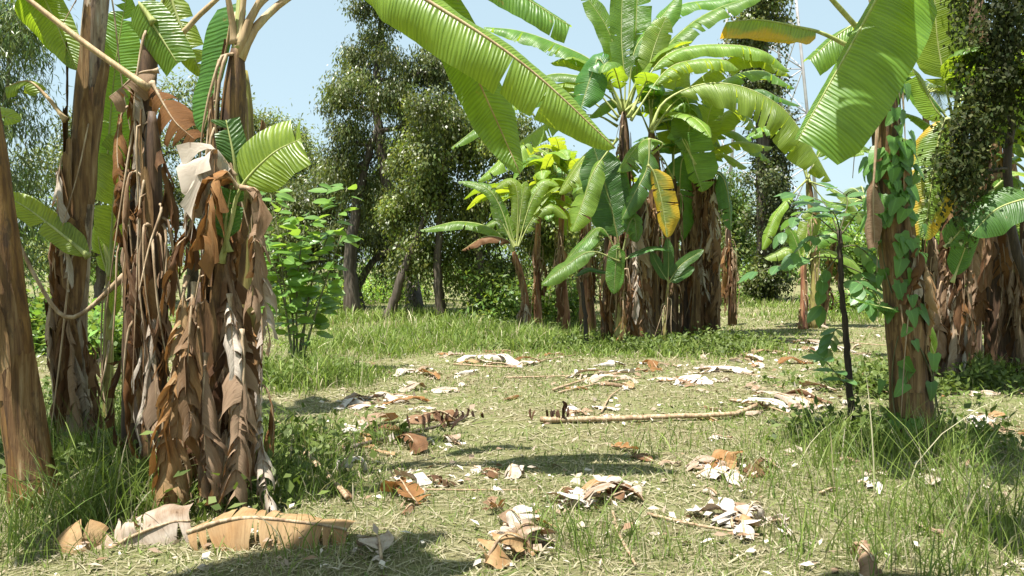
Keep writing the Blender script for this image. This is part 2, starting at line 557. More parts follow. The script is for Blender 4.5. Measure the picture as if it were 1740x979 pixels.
M['fol_bush'] = foliage_mat('foliage_bush', (0.115, 0.20, 0.04), (0.28, 0.42, 0.05), 0.34, 0.45, 0.4)
M['grass'] = foliage_mat('grass', (1, 1, 1), (1.08, 1.18, 0.6), 0.34, 0.55, 0.3)
M['litter'] = foliage_mat('leaf_litter', (1, 1, 1), (0.5, 0.3, 0.12), 0.08, 0.85, 0.1)
M['shrub_leaf'] = plain_leaf_mat('shrub_leaf', (0.055, 0.13, 0.02), (0.14, 0.25, 0.045), (0.34, 0.52, 0.05), 0.36)
M['sapling_leaf'] = plain_leaf_mat('sapling_leaf', (0.04, 0.11, 0.035), (0.10, 0.20, 0.06), (0.2, 0.38, 0.06), 0.35)
M['heart_leaf'] = plain_leaf_mat('heart_leaf', (0.045, 0.12, 0.02), (0.12, 0.25, 0.05), (0.25, 0.48, 0.05), 0.38)


def metal_mat():
    m, nt, N, L = mk('galvanised_steel')
    tc = nt.nodes.new('ShaderNodeTexCoord')
    n = noise(nt, tc.outputs['Object'], 0.8, 4)
    c = ramp(nt, n, [(0.3, (0.36, 0.33, 0.34)), (0.7, (0.55, 0.54, 0.56))])
    finish(nt, c, None, 0, 0.55)
    return m


M['steel'] = metal_mat()


def ground_mat():
    m, nt, N, L = mk('dry_lawn_soil')
    tc = nt.nodes.new('ShaderNodeTexCoord')
    big = noise(nt, tc.outputs['Object'], 0.55, 5, 0.6)
    mid = noise(nt, tc.outputs['Object'], 5.0, 5, 0.65)
    fine = noise(nt, tc.outputs['Object'], 60.0, 5, 0.7)
    fib = noise(nt, tc.outputs['Object'], 260.0, 3, 0.7)
    soil = ramp(nt, fine, [(0.3, (0.10, 0.075, 0.045)), (0.5, (0.17, 0.13, 0.08)), (0.7, (0.30, 0.255, 0.16))])
    green = ramp(nt, fine, [(0.3, (0.08, 0.10, 0.03)), (0.7, (0.20, 0.23, 0.08))])
    f = ramp(nt, math_n(nt, 'ADD', math_n(nt, 'MULTIPLY', big, 0.6), math_n(nt, 'MULTIPLY', mid, 0.4)), [(0.38, 0.15), (0.6, 0.95)])
    c = mixc(nt, f, soil, green)
    c = mixc(nt, math_n(nt, 'MULTIPLY', ramp(nt, fib, [(0.5, 0.0), (0.7, 1.0)]), 0.4), c, (0.5, 0.45, 0.3))
    finish(nt, c, None, 0, 0.9, math_n(nt, 'ADD', fine, mid), 0.9, 0.03, 0.1)
    return m


M['ground'] = ground_mat()

# ------------------------------------------------------------------ ground
def build_ground():
    xs = np.concatenate([[-900, -300, -120, -60, -35], np.arange(-22, 22.01, 0.4), [35, 60, 120, 300, 900]])
    ys = np.concatenate([[-300, -60, -15, -6], np.arange(-2, 34.01, 0.4), [45, 60, 90, 150, 400, 1500]])
    X, Y = np.meshgrid(xs, ys)
    Z = gzn(X, Y) * np.clip((45 - np.abs(Y - 10)) / 20, 0, 1)
    V = np.stack([X, Y, Z], -1).reshape(-1, 3)
    nx, ny = len(xs), len(ys)
    F = [(j * nx + i, j * nx + i + 1, (j + 1) * nx + i + 1, (j + 1) * nx + i) for j in range(ny - 1) for i in range(nx - 1)]
    mb = MB(); mb.add(V.tolist(), F)
    o = mb.build('ground', M['ground'])
    tag(o, 'dry grassy clearing ground with bare earth patches under the banana plants', 'ground', kind='structure')


build_ground()


# ------------------------------------------------------------------ numpy foliage (many small leaves in one part)
def raw_mesh(name, V, F4, col, mat, tri=False):
    me = bpy.data.meshes.new(name)
    k = 3 if tri else 4
    nf = len(F4)
    me.vertices.add(len(V)); me.vertices.foreach_set('co', np.asarray(V, np.float32).ravel())
    me.loops.add(nf * k); me.loops.foreach_set('vertex_index', np.asarray(F4, np.int32).ravel())
    me.polygons.add(nf); me.polygons.foreach_set('loop_start', np.arange(0, nf * k, k, dtype=np.int32))
    ca = me.color_attributes.new('Col', 'FLOAT_COLOR', 'POINT')
    c4 = np.ones((len(V), 4), np.float32); c4[:, :3] = col
    ca.data.foreach_set('color', c4.ravel())
    me.materials.append(mat)
    me.update(calc_edges=True)
    return me


def kites(cen, dirv, nrm, ln, wd):
    """leaf quads: base, side, tip, side"""
    d = dirv / (np.linalg.norm(dirv, axis=1)[:, None] + 1e-9)
    s = np.cross(d, nrm); s /= np.linalg.norm(s, axis=1)[:, None] + 1e-9
    nn = np.cross(s, d)
    ln = ln[:, None]; wd = wd[:, None]
    a = cen
    b = cen + d * ln * 0.42 + s * wd * 0.5 + nn * ln * 0.05
    t = cen + d * ln - nn * ln * 0.05
    c = cen + d * ln * 0.42 - s * wd * 0.5 + nn * ln * 0.05
    V = np.stack([a, b, t, c], 1).reshape(-1, 3)
    F = np.arange(len(cen) * 4).reshape(-1, 4)
    return V, F


def rdir(n):
    v = NR.normal(size=(n, 3))
    return v / np.linalg.norm(v, axis=1)[:, None]


def crown_leaves(blobs, nclust, per, leaf_len, leaf_w, droop=0.6, spread=0.3, shell=0.55, light=1.0, strands=0, strand_len=(0.6, 2.0), lumps=11):
    """leaf clumps through ellipsoid volumes, returns verts, faces, colours, clump centres"""
    if lumps:
        sub = []
        for c, r in blobs:
            c, r = np.array(c), np.array(r)
            for k in range(lumps):
                d = rdir(1)[0]
                q = c + d * r * NR.uniform(0.35, 0.98)
                f = NR.uniform(0.20, 0.42)
                sub.append((tuple(q), tuple(r * f * np.array([1.15, 1.0, 0.85]) + 0.08)))
        blobs = sub
    vol = np.array([b[1][0] * b[1][1] * b[1][2] for b in blobs]) ** 0.66
    vol /= vol.sum()
    cs, cl, bt = [], [], []
    for (c, r), w in zip(blobs, vol):
        k = max(4, int(nclust * w))
        d = rdir(k)
        # lumpy outline
        ph = NR.uniform(0, 6.28, 3)
        lump = 1 + 0.16 * np.sin(d[:, 0] * 5 + ph[0]) * np.sin(d[:, 2] * 6 + ph[1]) + 0.10 * np.sin(d[:, 1] * 9 + d[:, 2] * 7 + ph[2])
        rad = (shell + (1 - shell) * NR.random(k) ** 0.7) * lump
        out = NR.random(k) < 0.08
        rad = np.where(out, rad * 1.13, rad)
        p = np.array(c) + d * rad[:, None] * np.array(r)
        cs.append(p); cl.append(d); bt.append(np.full(k, np.clip(NR.normal(1.0, 0.3), 0.5, 1.7)))
    cs = np.vstack(cs); cd = np.vstack(cl)
    nC = len(cs)
    tone = np.clip(NR.normal(1.0, 0.18, nC), 0.5, 1.6) * np.concatenate(bt)
    cen = np.repeat(cs, per, axis=0) + NR.normal(size=(nC * per, 3)) * spread * np.array([1, 1, 0.8])
    outd = np.repeat(cd, per, axis=0)
    n = len(cen)
    dirv = outd * 0.5 + rdir(n) * 0.8 + np.array([0, 0, -droop])
    nrm = rdir(n) * 0.7 + np.array([0, 0, 1.0]) * 0.9 + outd * 0.5
    col = np.repeat(tone, per)
    if strands:
        pick = NR.integers(0, nC, strands)
        ps, dd, tt = [], [], []
        for i in pick:
            ll = NR.uniform(*strand_len)
            m = int(ll / (leaf_len * 0.33)) + 3
            z = np.linspace(0, ll, m)
            sw = NR.normal(0, 0.05, 2)
            q = np.stack([cs[i, 0] + sw[0] * z + NR.normal(0, 0.06, m), cs[i, 1] + sw[1] * z + NR.normal(0, 0.06, m), cs[i, 2] - z], 1)
            q = q[q[:, 2] > 0.1]
            ps.append(q); tt.append(np.full(len(q), tone[i]))
        q = np.vstack(ps)
        cen = np.vstack([cen, q]); k = len(q)
        dirv = np.vstack([dirv, rdir(k) * 0.6 + np.array([0, 0, -1.0])])
        nrm = np.vstack([nrm, rdir(k) + np.array([0, -0.3, 0.5])])
        col = np.concatenate([col, np.concatenate(tt)])
        n = len(cen)
    ok = cen[:, 2] > 0.03
    cen, dirv, nrm, col = cen[ok], dirv[ok], nrm[ok], col[ok]
    n = len(cen)
    V, F = kites(cen, dirv, nrm, leaf_len * NR.uniform(0.6, 1.3, n), leaf_w * NR.uniform(0.65, 1.25, n))
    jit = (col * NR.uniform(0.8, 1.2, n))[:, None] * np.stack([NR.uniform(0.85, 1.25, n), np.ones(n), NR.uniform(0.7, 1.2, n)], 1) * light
    return V, F, np.repeat(jit, 4, axis=0), cs


def limb(mb, a, b, r0, r1, sides=6, wob=0.08, n=9):
    a, b = np.array(a, float), np.array(b, float)
    t = np.linspace(0, 1, n)[:, None]
    L = np.linalg.norm(b - a)
    C = a * (1 - t) + b * t
    C += np.sin(t * math.pi) * NR.normal(0, wob, 3) * L + np.sin(t * 2 * math.pi) * NR.normal(0, wob * 0.5, 3) * L
    tube(mb, C, np.linspace(r0, r1, n), sides)
    return C


def tree(name, label, base, trunks, blobs, nclust, per, leaf_len, leaf_w, mat, cat='tree', group=None, bark='bark', twigs=40, r0=0.2, **kw):
    """trunks: list of point lists (world). crown grown round blobs; limbs run into every blob"""
    t = thing(name, base, label, cat, group)
    V, F, col, cs = crown_leaves(blobs, nclust, per, leaf_len, leaf_w, **kw)
    off = np.array(base)
    for tp in trunks:
        mb = MB()
        C = spline(tp, 22)
        C[1:-1] += NR.normal(0, 0.02, (20, 3))
        tube(mb, C, r0 * (np.linspace(1.15, 0.4, 22) + 0.35 * np.exp(-np.linspace(0, 12, 22))), 10,
             shape=lambda q, th: 1 + 0.1 * np.sin(3 * th + q * 5) + 0.06 * np.sin(5 * th - q * 9))
        mb.build('trunk', M[bark], t)
    allT = np.vstack([spline(tp, 20) for tp in trunks])
    for c, r in blobs:
        mb = MB()
        c = np.array(c)
        d = np.linalg.norm(allT - c, axis=1) + 1.2 * np.clip(allT[:, 2] - c[2], 0, None)
        s = allT[np.argmin(d)]
        C = limb(mb, s, c, r0 * 0.38, r0 * 0.14)
        dd = np.linalg.norm((cs - c) / np.array(r), axis=1)
        near = cs[np.argsort(dd + NR.random(len(cs)) * 0.9)[: max(3, int(twigs / len(blobs)))]]
        for q in near:
            k = NR.integers(3, len(C))
            limb(mb, C[k], q, r0 * 0.12, r0 * 0.025, 4, 0.1, 6)
        mb.build('limb', M[bark], t)
    me = raw_mesh('crown', V - off, F, col, mat)
    o = link('crown', me, t)
    tag(o, kind='stuff')
    return t


# ------------------------------------------------------------------ banana plants
def stem(parent, C, r0, r1, mat, sheaths=4, name='pseudostem', rnd=R, sheath_mat=None):
    C = np.asarray(C, float)
    n = len(C)
    mb = MB()
    p1, p2 = rnd.uniform(0, 6.28), rnd.uniform(0, 6.28)

    def shp(q, th):
        a = (th * 1.0 + p1 + q * 2.6) % (2 * math.pi)
        b = (th * 1.0 + p2 - q * 3.4) % (2 * math.pi)
        return 1 + 0.075 * (a / 6.283) + 0.06 * (1 - b / 6.283) + 0.025 * np.sin(5 * th + q * 13)
    tt = np.linspace(0, 1, n)
    rad = r0 + (r1 - r0) * tt ** 0.8
    rad = rad * (1 + 0.22 * np.exp(-tt * 16)) * (1 + 0.02 * np.sin(tt * 37 + p1))
    top = np.clip((1 - tt) / 0.10, 0, 1)
    rad = rad * (0.42 + 0.58 * top ** 0.8)
    tube(mb, C, rad, 18, shape=shp)
    o = mb.build(name, mat, parent)
    # loose sheaths: curved shells standing off the stem, peeling at the top
    for k in range(sheaths):
        a0 = rnd.uniform(-math.pi, 0.2) if rnd.random() < 0.75 else rnd.uniform(0, 6.28)
        span = rnd.uniform(0.7, 1.7)
        i0 = rnd.randint(0, int(n * 0.65)); i1 = min(n - 1, i0 + rnd.randint(int(n * 0.14) + 2, int(n * 0.38) + 3))
        lift = rnd.uniform(0.01, 0.05)
        ms = MB(); V = []; U = []; m = 6
        rows = list(range(i0, i1 + 1))
        for j, i in enumerate(rows):
            q = j / max(1, len(rows) - 1)
            w = span * (0.5 + 0.5 * math.sin(math.pi * (0.15 + 0.8 * (1 - q)))) * (1 - 0.5 * q ** 3)
            for c in range(m):
                a = a0 + w * (c / (m - 1) - 0.5)
                edge = abs(c / (m - 1) - 0.5) * 2
                rr = rad[i] * 1.12 + 0.004 + lift * (q ** 3) * 1.3 + lift * 0.5 * edge ** 2 * q + 0.004 * math.sin(i * 1.7 + c * 2)
                V.append((C[i, 0] + rr * math.cos(a), C[i, 1] + rr * math.sin(a), C[i, 2] + 0.02 * math.sin(c * 2.3 + k) * q))
                U.append((q, c / (m - 1)))
        F = [(j * m + c, j * m + c + 1, (j + 1) * m + c + 1, (j + 1) * m + c) for j in range(len(rows) - 1) for c in range(m - 1)]
        ms.add(V, F, U)
        ms.build('sheath', sheath_mat or M['sheath'], o)
    return o, rad


def hang_dry(parent, p, out, length, width, rnd, mat=None, droop=None, ribless=False, close=True):
    """a dead leaf hanging from point p, leaving in direction out"""
    out = unit(out)
    side = np.array([-out[1], out[0], 0])
    p = np.array(p, float)
    reach = rnd.uniform(0.02, 0.10)
    sw = rnd.uniform(-0.12, 0.12)
    pts = [p, p + out * reach + np.array([0, 0, rnd.uniform(-0.02, 0.06)]),
           p + out * (reach + 0.05) + side * sw * 0.4 + np.array([0, 0, -length * 0.4]),
           p + out * (reach * 0.8 + 0.02) + side * sw + np.array([0, 0, -length])]
    zmin = 0.05
    pts = [np.array([q[0], q[1], max(q[2], zmin)]) for q in pts]
    a = rnd.uniform(-0.7, 0.7)
    f = out * math.cos(a) + side * math.sin(a)
    return leaf(parent, pts, width, mat or M['dry'], M['rib_dry'], petiole=rnd.uniform(0.12, 0.22), rib=rnd.uniform(0.006, 0.013), name='dry_leaf',
                face=tuple(f), rows=22, ribless=ribless, slant=rnd.uniform(0.4, 1.1), rag=0.5, skip=rnd.uniform(0.1, 0.4), tear=rnd.uniform(0.16, 0.34), fold=rnd.uniform(-30, 30), droop=rnd.uniform(30, 150), sag=rnd.uniform(0.3, 1.0),
                crumple=rnd.uniform(0.008, 0.018), blunt=0.15, curl=rnd.uniform(-60, 140), gap=0.06, lobevar=45, cols=4, rnd=rnd, shingle=rnd.uniform(0, 0.07))


def banana(name, label, path, r0, r1, mat='stem', group=None, sheaths=4, dry=0, dry_z=(0.2, 0.95), dry_len=(0.5, 1.1), dry_w=(0.12, 0.28), seed=1, dry_mats=('dry', 'dry', 'dry', 'dry_orange', 'dry_pale'), rows=34, facing=1.0, stalks=5):
    rnd = random.Random(seed)
    C = spline(path, rows)
    b = C[0].copy(); b[2] = gz(b[0], b[1]) - 0.03
    C[0, 2] = b[2]
    t = thing(name, tuple(b), label, 'banana plant', group)
    s, rad = stem(t, C, r0, r1, M[mat], sheaths, rnd=rnd)
    for k in range(dry):
        q = rnd.uniform(*dry_z)
        i = min(len(C) - 1, int(q * (len(C) - 1)))
        a = rnd.gauss(-math.pi / 2, 0.95) if rnd.random() < facing else rnd.uniform(0, 6.28)
        out = (math.cos(a), math.sin(a), 0)
        p = C[i] + np.array(out) * rad[i] * 0.8
        ln = min(rnd.uniform(*dry_len), max(0.25, C[i, 2] - 0.1))
        hang_dry(t, p, out, ln, rnd.uniform(*dry_w) * 0.72, rnd, M[rnd.choice(dry_mats)], ribless=rnd.random() < 0.3)
    for k in range(stalks):
        i = rnd.randint(int(len(C) * 0.35), len(C) - 1)
        a = rnd.gauss(-math.pi / 2, 0.9)
        o_ = np.array([math.cos(a), math.sin(a), 0])
        p = C[i] + o_ * rad[i] * 0.9
        ln = min(rnd.uniform(0.5, 1.5), max(0.2, p[2] - 0.05))
        sd_ = np.array([-o_[1], o_[0], 0]) * rnd.uniform(-0.22, 0.22)
        Q = spline([p, p + o_ * 0.07 + sd_ * 0.2 + np.array([0, 0, -0.05]), p + o_ * rnd.uniform(0.05, 0.14) + sd_ * 0.7 + np.array([0, 0, -ln * 0.5]), p + o_ * rnd.uniform(0.02, 0.16) + sd_ * 1.3 + np.array([0, 0, -ln])], 14)
        mq = MB(); tube(mq, Q, np.linspace(rnd.uniform(0.006, 0.012), 0.003, 14), 5)
        mq.build('dead_stalk', M['rib_dry'], t)
    return t, C


def crown_random(t, top, n, length, width, rnd, mats=('leaf', 'leaf', 'leaf_lime'), el=(35, 80), az=None, rib=0.018, pet=0.22, arch=(0.6, 1.3)):
    top = np.array(top, float)
    for k in range(n):
        a = rnd.uniform(0, 6.28) if az is None else math.radians(rnd.uniform(*az))
        e = math.radians(rnd.uniform(*el))
        L = rnd.uniform(*length)
        h = np.array([math.cos(a), math.sin(a), 0])
        d0 = h * math.cos(e) + np.array([0, 0, math.sin(e)])
        bend = rnd.uniform(*arch)
        pts = [top]
        d = d0
        p = top
        m = 6
        for j in range(m):
            p = p + d * L / m
            pts.append(p)
            d = unit(d + np.array([0, 0, -bend * 0.36 * (0.5 + j / m)]) + h * 0.06)
        side = np.array([-h[1], h[0], 0])
        leaf(t, pts, rnd.uniform(*width), M[rnd.choice(mats)], M['rib'], petiole=pet, rib=rib, face=tuple(np.array([0, 0, 1.0]) + h * 0.2 + side * rnd.uniform(-0.3, 0.3)),
             tear=rnd.uniform(0.03, 0.2), fold=rnd.uniform(5, 30), droop=rnd.uniform(35, 90), gap=0.03, lobevar=9, rnd=rnd, rows=40)


def pxleaf(t, pts, d, wpx, mat='leaf', rib='rib', ribr=0.016, **kw):
    """leaf from photo pixels; a point may carry its own distance"""
    W = [at(p[0], p[1], p[2] if len(p) > 2 else d) for p in pts]
    dm = np.mean([p[2] if len(p) > 2 else d for p in pts])
    return leaf(t, W, wpx * dm / FPX, M[mat], M[rib], rib=ribr, **kw)


UP = (0, -0.3, 0.95)
CAMF = (0.05, -0.9, 0.35)
DRO = dict(fold=8, droop=70)

# ---- left clump -------------------------------------------------
def P(*a):
    return [at(*q) for q in a]


GL = 'banana plants of the clump beside the pale fallen leaves'
t, C = banana('banana_plant', 'bare leaning ochre banana stem at the outer edge of the clump', P((62, 858, 4.85), (25, 620, 4.85), (-2, 400, 4.85), (-40, 120, 4.85), (-60, -20, 4.85)), 0.125, 0.085, 'stem_ochre', GL, 5, 2, (0.3, 0.6), seed=3)
crown_random(t, C[-1], 6, (1.7, 2.3), (0.45, 0.6), random.Random(31), az=(100, 330), arch=(0.7, 1.3))

t, C = banana('banana_plant', 'thick banana stem wrapped in torn pale sheaths beside the leaning stem', P((128, 780, 6.0), (122, 560, 6.0), (138, 300, 6.0), (152, 120, 6.0), (168, -40, 6.0), (172, -120, 6.0)), 0.115, 0.075, 'stem_pale', GL, 12, 12, (0.12, 0.72), (0.5, 1.0), (0.2, 0.4), seed=4)
pxleaf(t, [(165, -60), (120, -110), (72, -30), (98, 45), (130, 120)], 5.9, 62, 'leaf_lime', petiole=0.35, face=CAMF, tear=0.03, fold=10, droop=20)
pxleaf(t, [(112, 205), (80, 165), (48, 138), (10, 148)], 5.9, 46, 'leaf_lime', 'rib_pink', petiole=0.5, face=(0, -0.6, 0.7), tear=0.05, blunt=0.3, base=0.5, fold=-10, droop=60)
pxleaf(t, [(150, 436), (92, 388), (40, 350), (4, 333)], 5.75, 52, 'leaf_lime', petiole=0.02, face=(0.2, -0.75, 0.6), tear=0.02, fold=10, droop=30, blunt=0.1)
pxleaf(t, [(-60, 175), (-20, 190), (36, 205)], 6.0, 46, 'leaf_lime', petiole=0.02, face=(0, -0.7, 0.6), tear=0.03)
crown_random(t, C[-1], 5, (1.8, 2.4), (0.45, 0.6), random.Random(32), az=(60, 220), arch=(0.7, 1.2))
# long bare stalk crossing in front of the thick stem and the dead stalk below
leaf(t, P((212, 470, 5.6), (120, 540, 5.6), (60, 470, 5.55), (5, 345, 5.5), (-20, 280, 5.5)), 0.05, M['dry'], M['rib_dry'], petiole=0.96, rib=0.016, name='dead_stalk', tear=0, rows=30)

t, C = banana('banana_plant', 'slender banana stem with a cut-off green leaf and brown flap above it', P((228, 808, 5.55), (228, 560, 5.55), (240, 320, 5.55), (252, 120, 5.55), (264, 30, 5.55)), 0.08, 0.055, 'stem_dark', GL, 6, 10, (0.2, 0.95), (0.4, 0.9), (0.2, 0.36), seed=5)
pxleaf(t, [(262, 40), (236, 5), (262, 45), (302, 108)], 5.45, 72, 'leaf', petiole=0.30, face=(-0.2, -0.9, 0.2), tear=0.06, blunt=0.5, base=0.4, fold=0, droop=25)
pxleaf(t, [(252, 150), (212, 122), (150, 78), (90, 32), (30, -14), (-60, -70), (-200, -90)], 5.3, 80, 'leaf', 'rib_pink', 0.021, petiole=0.62, face=UP, tear=0.05, flare=0.3, **DRO)
pxleaf(t, [(264, 45), (300, 62), (345, 20), (400, -25), (520, -100)], 5.5, 85, 'leaf_lime', 'rib_pink', 0.02, petiole=0.62, face=UP, tear=0.05, **DRO)
pxleaf(t, [(266, 40), (284, -10), (306, 40), (345, 132)], 5.7, 52, 'leaf_lime', petiole=0.25, face=(0.1, -0.85, 0.4), tear=0.10, fold=10, droop=40)
pxleaf(t, [(262, 40), (258, -30), (240, -120)], 5.5, 70, 'leaf', petiole=0.35, face=CAMF, tear=0.03)
leaf(t, P((270, 120, 5.45), (235, 125, 5.4), (205, 150, 5.35), (185, 165, 5.3)), 0.30, M['dry'], M['rib_dry'], petiole=0.05, rib=0.012, name='dry_leaf', face=(0.1, -0.5, 0.8), tear=0.15, fold=-30, droop=50, crumple=0.012, rows=26, blunt=0.2)
leaf(t, P((258, 140, 5.4), (280, 180, 5.35), (300, 210, 5.3), (332, 238, 5.3)), 0.32, M['dry_orange'], M['rib_dry'], petiole=0.05, rib=0.012, name='dry_leaf', face=(0, -0.8, 0.5), tear=0.2, fold=-10, droop=60, crumple=0.014, rows=26, blunt=0.2)

t, C = banana('banana_plant', 'dark slim banana stem hidden between its neighbours in the shaded clump', P((268, 830, 5.3), (264, 600, 5.3), (262, 380, 5.3), (258, 190, 5.3)), 0.08, 0.05, 'stem_dark', GL, 6, 14, (0.25, 0.98), (0.5, 1.0), (0.2, 0.4), seed=6)

t, C = banana('banana_plant', 'tall banana plant in a skirt of dead leaves with arching stalks over the clearing', P((372, 872, 4.75), (372, 640, 4.75), (384, 400, 4.75), (396, 200, 4.75), (404, 70, 4.75)), 0.105, 0.062, 'stem', GL, 9, 15, (0.18, 0.7), (0.5, 1.05), (0.22, 0.42), stalks=12, seed=7)
pxleaf(t, [(405, 100, 4.75), (440, 40, 4.8), (520, -20, 4.9), (640, -38, 4.85), (760, 22, 4.8), (900, 118, 4.85), (1046, 252, 4.95)], 4.9, 175, 'leaf_lime', 'rib_pink', 0.022, petiole=0.30, face=(-0.25, -0.62, 0.75), tear=0.035, fold=0, droop=75, gap=0.02, half=(1.0, 0.9), label='long lime leaf arching over the clearing')
pxleaf(t, [(405, 95, 4.75), (432, 20, 4.75), (520, -95, 4.8), (690, -70, 5.0), (775, 60, 5.2), (832, 180, 5.3), (884, 296, 5.3)], 5.2, 100, 'leaf', 'rib_pink', 0.02, petiole=0.52, face=(0.35, -0.9, 0.25), tear=0.03, fold=5, droop=25, gap=0.02, label='green leaf hanging straight down from its arched stalk')
pxleaf(t, [(404, 85, 4.75), (430, -60, 4.8), (600, -170, 4.9), (800, -60, 5.1), (968, 44, 5.2)], 5.0, 95, 'leaf', 'rib', 0.02, petiole=0.45, face=(-0.15, -0.6, 0.8), tear=0.04, fold=0, droop=60, blunt=0.25, gap=0.02)
pxleaf(t, [(404, 90, 4.75), (450, 0, 4.9), (560, -50, 5.2), (650, -8, 5.4), (738, 74, 5.5)], 5.2, 70, 'leaf_lime', 'rib_pink', 0.018, petiole=0.45, face=(-0.2, -0.6, 0.75), tear=0.06, fold=0, droop=70)
pxleaf(t, [(400, 75, 4.75), (388, 0, 4.7), (360, -140, 4.6)], 4.7, 80, 'leaf', 'rib_pink', 0.02, petiole=0.5, face=CAMF, tear=0.03)
pxleaf(t, [(408, 75, 4.75), (416, -20, 4.75), (440, -200, 4.8)], 4.75, 80, 'leaf', 'rib_pink', 0.018, petiole=0.5, face=CAMF, tear=0.03)
pxleaf(t, [(402, 60, 4.85), (396, 25, 4.9), (378, 110, 4.95), (344, 228, 5.0)], 4.95, 120, 'leaf_deep', 'rib_pink', 0.013, petiole=0.12, face=(-0.2, -0.95, 0.1), tear=0.03, fold=-5, droop=20, half=(0.12, 1.0), base=0.2)
pxleaf(t, [(376, 446, 4.6), (392, 380, 4.55), (410, 318, 4.5), (462, 262, 4.45), (512, 236, 4.4)], 4.5, 122, 'leaf_lime', 'rib', 0.014, petiole=0.56, face=(-0.1, -0.92, 0.3), tear=0.02, fold=10, droop=25, blunt=0.45, base=0.35)
pxleaf(t, [(404, 320, 4.65), (396, 260, 4.62), (384, 204, 4.62)], 4.6, 56, 'leaf_deep', petiole=0.08, face=(0.3, -0.85, 0.3), tear=0.03, fold=5, droop=20, blunt=0.5, base=0.3)
pxleaf(t, [(388, 428, 4.58), (383, 385, 4.56), (392, 322, 4.56)], 4.56, 56, 'leaf_deep', petiole=0.25, face=CAMF, tear=0.03, fold=5, droop=20, blunt=0.3, base=0.1)
for pts, w, mt in (
    ([(400, 300, 4.55), (365, 255, 4.5), (345, 290, 4.45), (330, 350, 4.45)], 0.40, 'dry_pale'),
    ([(405, 320, 4.52), (380, 290, 4.45), (360, 330, 4.42), (348, 400, 4.42)], 0.34, 'dry_orange'),
    ([(410, 318, 4.5), (440, 330, 4.45), (436, 400, 4.45), (430, 520, 4.45)], 0.22, 'dry'),
    ([(425, 400, 4.55), (440, 440, 4.5), (448, 500, 4.5), (455, 560, 4.5)], 0.20, 'dry_pale'),
    ([(330, 360, 4.5), (318, 400, 4.45), (300, 420, 4.4), (286, 470, 4.4)], 0.24, 'dry'),
    ([(318, 470, 4.5), (310, 510, 4.42), (308, 600, 4.4), (302, 720, 4.4), (296, 830, 4.4)], 0.34, 'dry_orange'),
    ([(300, 560, 4.45), (306, 620, 4.38), (290, 700, 4.36), (278, 850, 4.4)], 0.30, 'dry_orange'),
    ([(330, 480, 4.45), (322, 560, 4.36), (318, 640, 4.34), (322, 740, 4.34)], 0.26, 'dry_pale'),
    ([(410, 560, 4.5), (414, 640, 4.42), (404, 740, 4.4), (400, 840, 4.4)], 0.32, 'dry'),
    ([(440, 690, 4.6), (445, 760, 4.5), (452, 830, 4.45), (460, 868, 4.4)], 0.2, 'dry_pale'),
    ([(390, 500, 4.55), (396, 590, 4.45), (402, 690, 4.42)], 0.22, 'dry_pale'),
    ([(350, 600, 4.5), (345, 680, 4.42), (352, 800, 4.4)], 0.28, 'dry'),
):
    leaf(t, P(*pts), w, M[mt], M['rib_dry'], petiole=0.08, rib=0.01, name='dry_leaf', face=(R.uniform(-0.5, 0.5), -0.9, 0.2), rows=26, tear=0.26,
         fold=R.uniform(-20, 25), droop=R.uniform(30, 110), sag=0.7, crumple=0.013, blunt=0.2, curl=R.uniform(0, 120), gap=0.07, lobevar=40, shingle=0.06, slant=0.8, rag=0.5, skip=0.15)

t, C = banana('banana_plant', 'broken banana stump buried in brown leaf flaps at the front of the clump', P((322, 862, 4.85), (330, 680, 4.85), (345, 480, 4.85)), 0.10, 0.07, 'stem_dark', GL, 6, 12, (0.35, 1.0), (0.5, 1.0), (0.22, 0.42), stalks=12, seed=8)
t, C = banana('banana_plant', 'smooth greenish banana stem rising behind the tall plant', P((424, 832, 5.2), (418, 600, 5.2), (416, 300, 5.2), (414, 120, 5.2)), 0.085, 0.055, 'stem_green', GL, 3, 10, (0.15, 0.6), (0.4, 0.9), (0.2, 0.35), seed=9)
t, C = banana('banana_plant', 'young banana sucker with glowing yellow-green leaf behind the thick stem', P((186, 745, 6.5), (184, 600, 6.5), (188, 440, 6.5)), 0.05, 0.03, 'stem_green', GL, 2, 0, seed=10)
pxleaf(t, [(188, 470), (190, 390), (196, 310), (208, 236)], 6.4, 70, 'leaf_lime', petiole=0.2, face=CAMF, tear=0.03, fold=15, droop=20, blunt=0.2)
pxleaf(t, [(188, 470), (178, 380), (192, 150), (215, -10)], 6.5, 92, 'leaf', petiole=0.35, face=CAMF, tear=0.03, fold=15, droop=20)
pxleaf(t, [(188, 480), (170, 420), (165, 380)], 6.5, 30, 'leaf_lime', petiole=0.2, face=CAMF, tear=0.03)
pxleaf(t, [(190, 560), (196, 500), (186, 440)], 6.4, 24, 'leaf_lime', petiole=0.2, face=CAMF, tear=0.03)

# ---- central clump ----------------------------------------------
GC = 'banana plants of the big clump in the middle of the clearing'


def cb(label, path, r0, r1, mat='stem', **kw):
    kw.setdefault('dry_mats', ('dry', 'dry', 'dry', 'dry_orange'))  # darker leaf mix, standing in for canopy shade on this clump
    return banana('banana_plant', label, P(*path), r0, r1, mat, GC, **kw)


